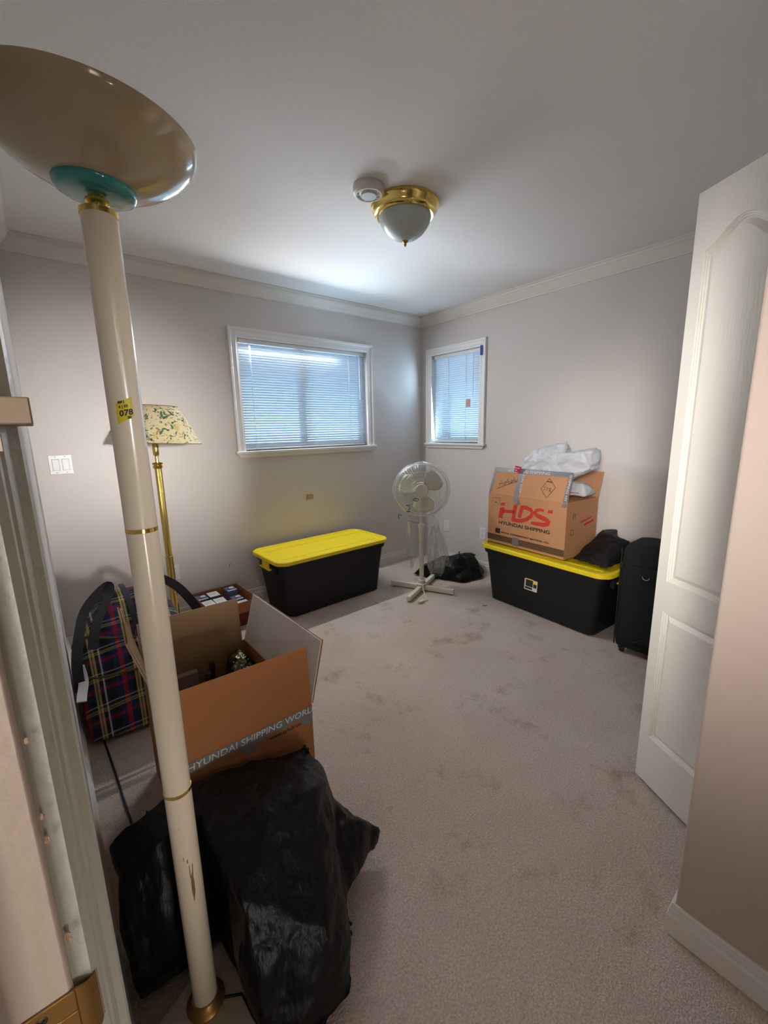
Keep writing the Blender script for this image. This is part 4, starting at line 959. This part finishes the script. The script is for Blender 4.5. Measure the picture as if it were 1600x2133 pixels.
# contents of the open carton
M_bottle = mat('dark_bottle_glass', rgb(26, 26, 20), .15, var=.1, spec=.6)
M_cap = mat('dark_cap', rgb(48, 42, 40), .4, var=.1)
M_maroon = mat('maroon_box_card', rgb(72, 38, 32), .7, var=.15)
M_slim = mat('dusty_pink_card', rgb(150, 128, 118), .7, var=.06)
def bottle(label, loc, h, r, lean, rz):
    t = thing('bottle', label, 'bottle', loc, rz); t.rotation_euler = (lean, 0, rz)
    m = MB(); m.lathe([(0, 0), (r*.92, 0), (r, .006), (r, h*.62), (r*.8, h*.72), (r*.38, h*.80), (r*.36, h*.90)], 24); m.out('glass_body', M_bottle, t, smooth=45)
    m = MB(); m.lathe([(r*.46, h*.89), (r*.48, h*.90), (r*.48, h*.995), (r*.42, h), (0, h)], 20); m.out('cap', M_cap, t, smooth=45)
    m = MB(); m.lathe([(r+.0006, h*.18), (r+.0006, h*.5)], 24, cap0=False, cap1=False); m.out('paper_label', mat('bottle_label', rgb(92, 84, 70), .7, var=.1), t, smooth=45)
bz = .009
m = MB(); m.box(-.060, .060, -.215, .215, 0, .335); tag(m.out('packed_box', M_maroon, loc=(-2.895, -1.80, bz), bevel=.003), 'long maroon box lying inside the open carton', 'box')
m = MB(); m.box(-.014, .014, -.055, .055, 0, .392); tag(m.out('packed_box', M_slim, loc=(-2.835, -1.500, bz), rot=(0, 0, 1.55), bevel=.002), 'slim pinkish upright box at the back inside the open carton', 'box')
bottle('dark bottle beside the maroon box, nearest the front of the open carton', (-2.795, -1.655, bz), .415, .026, 0, 0)
bottle('dark bottle between two others inside the open carton', (-2.762, -1.592, bz), .412, .026, 0, 1)
bottle('dark bottle beside the sequinned pouch, farthest back in the open carton', (-2.728, -1.528, bz), .418, .025, 0, 2)
m = MB(); m.box(-.062, .062, -.115, .115, 0, .30); tag(m.out('packed_box', M_cap, loc=(-2.755, -1.83, bz), rot=(0, 0, .03), bevel=.004), 'dark upright box deep in the middle of the open carton', 'box')
# sequinned dark pouch
M_seq = bpy.data.materials.new('sequin_fabric'); M_seq.use_nodes = True; nt = M_seq.node_tree; b = nt.nodes['Principled BSDF']
tc = nt.nodes.new('ShaderNodeTexCoord'); vo = nt.nodes.new('ShaderNodeTexVoronoi'); vo.inputs['Scale'].default_value = 60; nt.links.new(tc.outputs['Object'], vo.inputs['Vector'])
rr = nt.nodes.new('ShaderNodeValToRGB'); rr.color_ramp.elements[0].position = .35; rr.color_ramp.elements[1].position = .75; rr.color_ramp.elements[0].color = rgb(14, 15, 11); rr.color_ramp.elements[1].color = rgb(96, 92, 54)
nt.links.new(vo.outputs['Color'], rr.inputs[0]); nt.links.new(rr.outputs[0], b.inputs['Base Color']); b.inputs['Metallic'].default_value = .6; b.inputs['Roughness'].default_value = .28
bp = nt.nodes.new('ShaderNodeBump'); bp.inputs['Strength'].default_value = 1; bp.inputs['Distance'].default_value = .004; nt.links.new(vo.outputs['Distance'], bp.inputs['Height']); nt.links.new(bp.outputs[0], b.inputs['Normal'])
sq = blob('sequin_pouch', [('h', [(-2.68, -1.80, .10), (-2.575, -1.80, .10), (-2.575, -1.49, .10), (-2.685, -1.50, .10), (-2.68, -1.74, .35), (-2.69, -1.66, .39), (-2.66, -1.56, .435), (-2.60, -1.60, .42), (-2.60, -1.50, .44), (-2.66, -1.50, .42), (-2.58, -1.68, .395), (-2.58, -1.78, .34)])],
    M_seq, voxel=.012, smooth=5, disp=(('CLOUDS', .05, .018),))
for v in sq.data.vertices: v.co.x = min(v.co.x, -2.571); v.co.y = min(v.co.y, -1.478)
tag(sq, 'dark pouch with gold sequins in the right corner of the open carton', 'pouch')
for v in sq.data.vertices:
    if v.co.z < .16: v.co.z = max(.0085, v.co.z-(.16-v.co.z)*1.6)
M_spark = mat('glass_bead', rgb(235, 235, 215), .05, metal=1, var=.02)
m = MB()
dg = bpy.context.evaluated_depsgraph_get(); vv = [v for v in sq.data.vertices if v.co.z > .30]
for v in random.Random(5).sample(vv, min(14, len(vv))):
    bmesh.ops.create_icosphere(m.b, subdivisions=1, radius=.0035, matrix=Matrix.Translation(v.co))
m.out('bead', M_spark, sq, smooth=60)

# ------------------------------------------------------------------ tartan holdall
def tartan():
    m = bpy.data.materials.new('tartan_cloth'); m.use_nodes = True; nt = m.node_tree; b = nt.nodes['Principled BSDF']; b.inputs['Roughness'].default_value = .8
    tc = nt.nodes.new('ShaderNodeTexCoord'); sp = nt.nodes.new('ShaderNodeSeparateXYZ')
    mp = nt.nodes.new('ShaderNodeMapping'); mp.inputs['Rotation'].default_value = (0, 0, 0); nt.links.new(tc.outputs['Object'], mp.inputs[0]); nt.links.new(mp.outputs[0], sp.inputs[0])
    def bands(sock, per):
        d = nt.nodes.new('ShaderNodeMath'); d.operation = 'DIVIDE'; d.inputs[1].default_value = per; nt.links.new(sock, d.inputs[0])
        f = nt.nodes.new('ShaderNodeMath'); f.operation = 'FRACT'; nt.links.new(d.outputs[0], f.inputs[0])
        r = nt.nodes.new('ShaderNodeValToRGB'); r.color_ramp.interpolation = 'CONSTANT'; e = r.color_ramp.elements
        cols = [(0, rgb(16, 30, 26)), (.14, rgb(34, 46, 98)), (.28, rgb(176, 34, 60)), (.40, rgb(34, 46, 98)), (.50, rgb(18, 40, 32)), (.60, rgb(206, 184, 120)), (.65, rgb(22, 22, 22)), (.67, rgb(206, 184, 120)), (.73, rgb(18, 34, 30)), (.82, rgb(216, 216, 226)), (.86, rgb(30, 36, 84)), (.93, rgb(14, 20, 20))]
        e[0].position = cols[0][0]; e[0].color = cols[0][1]; e[1].position = cols[1][0]; e[1].color = cols[1][1]
        for p_, c_ in cols[2:]: q_ = e.new(p_); q_.color = c_
        nt.links.new(f.outputs[0], r.inputs[0]); return r.outputs[0]
    A = bands(sp.outputs[0], .155); B_ = bands(sp.outputs[2], .155)
    ad = nt.nodes.new('ShaderNodeMath'); ad.operation = 'ADD'; nt.links.new(sp.outputs[1], ad.inputs[0]); nt.links.new(sp.outputs[2], ad.inputs[1])
    B2 = bands(ad.outputs[0], .155)
    mx = nt.nodes.new('ShaderNodeMix'); mx.data_type = 'RGBA'; mx.inputs[0].default_value = .36; nt.links.new(A, mx.inputs[6]); nt.links.new(B2, mx.inputs[7])
    nt.links.new(mx.outputs[2], b.inputs['Base Color']); return m
M_tart = tartan()
hb = thing('tartan_holdall', 'tall tartan zip holdall between the wall and the open carton', 'bag', (-2.90, -.92, 0))
def rel(o, root):
    o.data.transform(Matrix.Translation(-root.location)); o.parent = root
body = blob('body', [
    ('h', [(-3.165, -1.14, .01), (-2.70, -1.20, .01), (-2.69, -.68, .01), (-3.165, -.66, .01), (-3.17, -1.10, .34), (-2.69, -1.18, .34), (-2.69, -.70, .34), (-3.17, -.70, .34),
           (-3.10, -1.00, .50), (-2.74, -1.04, .47), (-2.72, -.80, .49), (-3.08, -.78, .52), (-3.04, -.93, .585), (-2.84, -.93, .60), (-2.84, -.82, .61), (-3.02, -.80, .60)])],
    M_tart, voxel=.018, smooth=5, disp=(('VORONOI', .16, .022), ('CLOUDS', .10, .02)), zmin=.002)
for v in body.data.vertices: v.co.x = max(v.co.x, -3.172)
rel(body, hb)
def strap(name, pts, wd, mm, parent, up=(0, 0, 1)):
    m = MB(); pts = [Vector(p) for p in pts]; rings = []
    # Catmull resample
    P_ = [pts[0]]+pts+[pts[-1]]; sm_ = []
    for i in range(1, len(P_)-2):
        for k in range(5):
            t = k/5; p0, p1, p2, p3 = P_[i-1:i+3]
            sm_.append(.5*((2*p1)+(-p0+p2)*t+(2*p0-5*p1+4*p2-p3)*t*t+(-p0+3*p1-3*p2+p3)*t**3))
    sm_.append(pts[-1])
    for i, p in enumerate(sm_):
        t = (sm_[min(i+1, len(sm_)-1)]-sm_[max(i-1, 0)]).normalized(); s = t.cross(Vector(up)).normalized()*wd/2; q = t.cross(s).normalized()*.0028
        rings.append([p+s+q, p-s+q, p-s-q, p+s-q])
    m.loft(rings); return m.out(name, mm, parent, smooth=40)
strap('handle', [(-.265, -.30, .33), (-.262, -.29, .44), (-.24, -.20, .52), (-.20, -.08, .59), (-.13, .0, .64), (-.09, .03, .65), (-.10, .0, .61), (-.17, -.14, .535), (-.20, -.22, .46)], .038, M_strap, hb, (.1, 1, .1))
strap('handle', [(.03, .02, .60), (.10, -.02, .655), (.17, -.08, .62), (.22, -.14, .55), (.255, -.20, .47)], .042, M_strap, hb, (.1, 1, .1))
m = MB(); m.tube([(-.22, -.14, .49), (-.12, -.17, .465), (0, -.19, .45), (.10, -.19, .45)], .006, 6); m.tube([(-.268, -.20, .34), (-.20, -.245, .335), (0, -.268, .325), (.20, -.275, .325)], .005, 6); m.out('piping', mat('dull_gold_piping', rgb(88, 76, 48), .7, var=.1), hb, smooth=60)
strap('zip_flap', [(.0, -.26, .36), (-.02, -.20, .46), (-.03, -.10, .585), (-.035, .0, .625), (-.035, .10, .62)], .022, mat('zip_tape', rgb(24, 26, 34), .7, var=.1), hb, (0, .2, 1))
strap('care_tag', [(-.255, -.26, .42), (-.25, -.30, .37), (-.262, -.34, .335), (-.268, -.37, .32)], .034, mat('white_tag', rgb(206, 206, 206), .6, var=.04), hb, (.1, 1, .1))

# ------------------------------------------------------------------ tray of small packs by the wall
M_dred = mat('dark_red_card', rgb(96, 18, 24), .6, var=.1)
rd = thing('red_box', 'dark red box under the tray of small packs', 'box', (-2.262, -.235, 0))
m = MB(); m.loft([rrect(.150, .170, .006, z, 2) for z in (0, .105)]); m.out('base_half', M_dred, rd, smooth=30)
m = MB(); m.loft([rrect(.153, .173, .006, z, 2) for z in (.075, .1085)]); m.out('lid', M_dred, rd, smooth=30)
tr_ = thing('card_tray', 'open cardboard tray full of small card packs by the wall', 'box', (-2.262, -.245, .109), .03)
TX, TY, TH = .168, .195, .085
panel('base', tr_, -TX, TX, -TY, TY, 0, .004); 
panel('side_wall', tr_, -TX, -TX+.004, -TY, TY, .004, TH); panel('side_wall', tr_, TX-.004, TX, -TY, TY, .004, TH)
panel('side_wall', tr_, -TX+.004, TX-.004, -TY, -TY+.004, .004, TH-.006); panel('side_wall', tr_, -TX+.004, TX-.004, TY-.004, TY, .004, TH)
M_packb = mat('blue_grey_card', rgb(88, 94, 128), .5, var=.08, vscale=40); M_packw = mat('white_card', rgb(214, 216, 212), .55, var=.03); M_navy = mat('navy_ink', rgb(36, 40, 84), .5, var=.06)
def pack(label, x, y, z, rz, blue, w_=.066, d_=.092, h=.036):
    c, s = math.cos(.03), math.sin(.03)
    t = thing('card_pack', label, 'card pack', (-2.262+x*c-y*s, -.245+x*s+y*c, .109+z), rz+.03, 'small card packs in the tray')
    m = MB(); m.box(-w_/2, w_/2, -d_/2, d_/2, 0, h); m.out('carton_body', M_packb, t, bevel=.0012)
    m = MB(); m.box(-w_/2, w_/2, -d_/2, d_/2, h, h+.001); m.out('top_face', M_packb if blue else M_packw, t)
    if blue:
        m = MB(); m.box(-w_/2+.002, w_/2-.002, -d_/2+.004, -d_/2+.016, h+.001, h+.0016); m.prism([(-.006, .005), (.030, .0), (.030, .034), (.008, .036), (-.004, .024)], h+.001, h+.0018); m.out('white_print', M_packw, t)
        m = MB(); m.prism([(-.022, -.02), (.006, -.022), (.0, .012), (-.012, .018)], h+.001, h+.0017); m.out('navy_print', M_navy, t)
    else:
        m = MB()
        for k in range(4): m.box(-w_/2+.008, w_/2-.012-.006*(k % 2), .020-.012*k, .0215-.012*k, h+.001, h+.0014)
        m.out('printed_text', M_packb, t)
    return t
lvl = .004
def under(x, y, rz, w_=.066, d_=.092, h=.036, z=lvl):
    pass
P_specs = [('blue card pack in the back left corner of the tray', -.122, .118, True, .066),
           ('white-topped card pack at the back, beside the gap', -.040, .112, False, .072),
           ('white-topped card pack at the front left of the tray', -.118, -.015, False, .064),
           ('white-topped card pack in front of the gap', -.040, -.022, False, .066),
           ('upper blue card pack at the back right of the tray', .085, .105, True, .082),
           ('blue card pack at mid right of the tray', .092, .005, True, .040),
           ('low white card pack at the front right of the tray', .100, -.100, False, .030)]
for lb, x, y, bl, top in P_specs:
    h = .034
    pack(lb, x, y, lvl+top-.036 if False else top-.034+lvl, random.uniform(-.04, .04), bl, .072, .100 if y > .05 else .096, h)
    if top > .045:
        u = pack('card pack beneath the '+lb.replace(' card pack', ' one'), x, y, lvl, 0, True, .070, .094, top-.0355)

# ------------------------------------------------------------------ big black sack in front
gb = blob('bin_bag', [
    ('h', [(-3.165, -2.02, .01), (-3.165, -2.16, .01), (-3.165, -2.06, .33), (-3.165, -2.16, .30), (-3.08, -2.20, .38), (-3.08, -2.10, .41), (-3.00, -2.20, .40), (-2.96, -2.085, .41), (-2.95, -2.24, .01), (-3.165, -2.25, .01), (-3.06, -2.262, .01), (-3.165, -2.22, .22), (-3.08, -2.262, .20), (-2.95, -2.09, .01)]),
    ('h', [(-2.98, -2.10, .01), (-2.60, -2.10, .01), (-2.97, -2.10, .42), (-2.80, -2.10, .40), (-2.64, -2.12, .36), (-2.60, -2.20, .33), (-2.98, -2.26, .40), (-2.84, -2.34, .43), (-2.70, -2.34, .42), (-2.64, -2.30, .36), (-2.60, -2.28, .02), (-2.68, -2.42, .20), (-2.68, -2.46, .02), (-2.72, -2.52, .10),
           (-2.76, -2.57, .02), (-2.92, -2.58, .02), (-2.95, -2.50, .24), (-2.80, -2.54, .22), (-2.96, -2.44, .36), (-2.98, -2.30, .30), (-2.97, -2.54, .10)]),
    ('h', [(-2.66, -2.20, .30), (-2.60, -2.32, .24), (-2.46, -2.30, .070), (-2.50, -2.33, .035), (-2.66, -2.42, .10), (-2.64, -2.16, .05), (-2.45, -2.305, .062)]),
    ('h', [(-2.68, -2.12, .36), (-2.62, -2.13, .385), (-2.60, -2.17, .33), (-2.76, -2.11, .37), (-2.70, -2.2, .38), (-2.64, -2.2, .3)]),
    ], M_bag_blk, voxel=.011, smooth=3, disp=(('VORONOI', .24, .034), ('VORONOI', .10, .010), ('CLOUDS', .12, .016)), zmin=.003)
for v in gb.data.vertices:
    v.co.x = max(v.co.x, -3.172)
    # keep clear of the lamp base plate, pole and the carton front
    if v.co.y > -2.078: v.co.y = -2.078
    d = Vector((v.co.x-LX, v.co.y-LY)); 
    if d.length < .05: d = d.normalized()*.05; v.co.x = LX+d.x; v.co.y = LY+d.y
    if v.co.z < .03 and abs(v.co.x-(LX+.055)) < .19 and abs(v.co.y-(LY-.06)) < .19: v.co.z = .03
tag(gb, 'big full black sack slumped before the open carton and around the lamp', 'plastic bag')
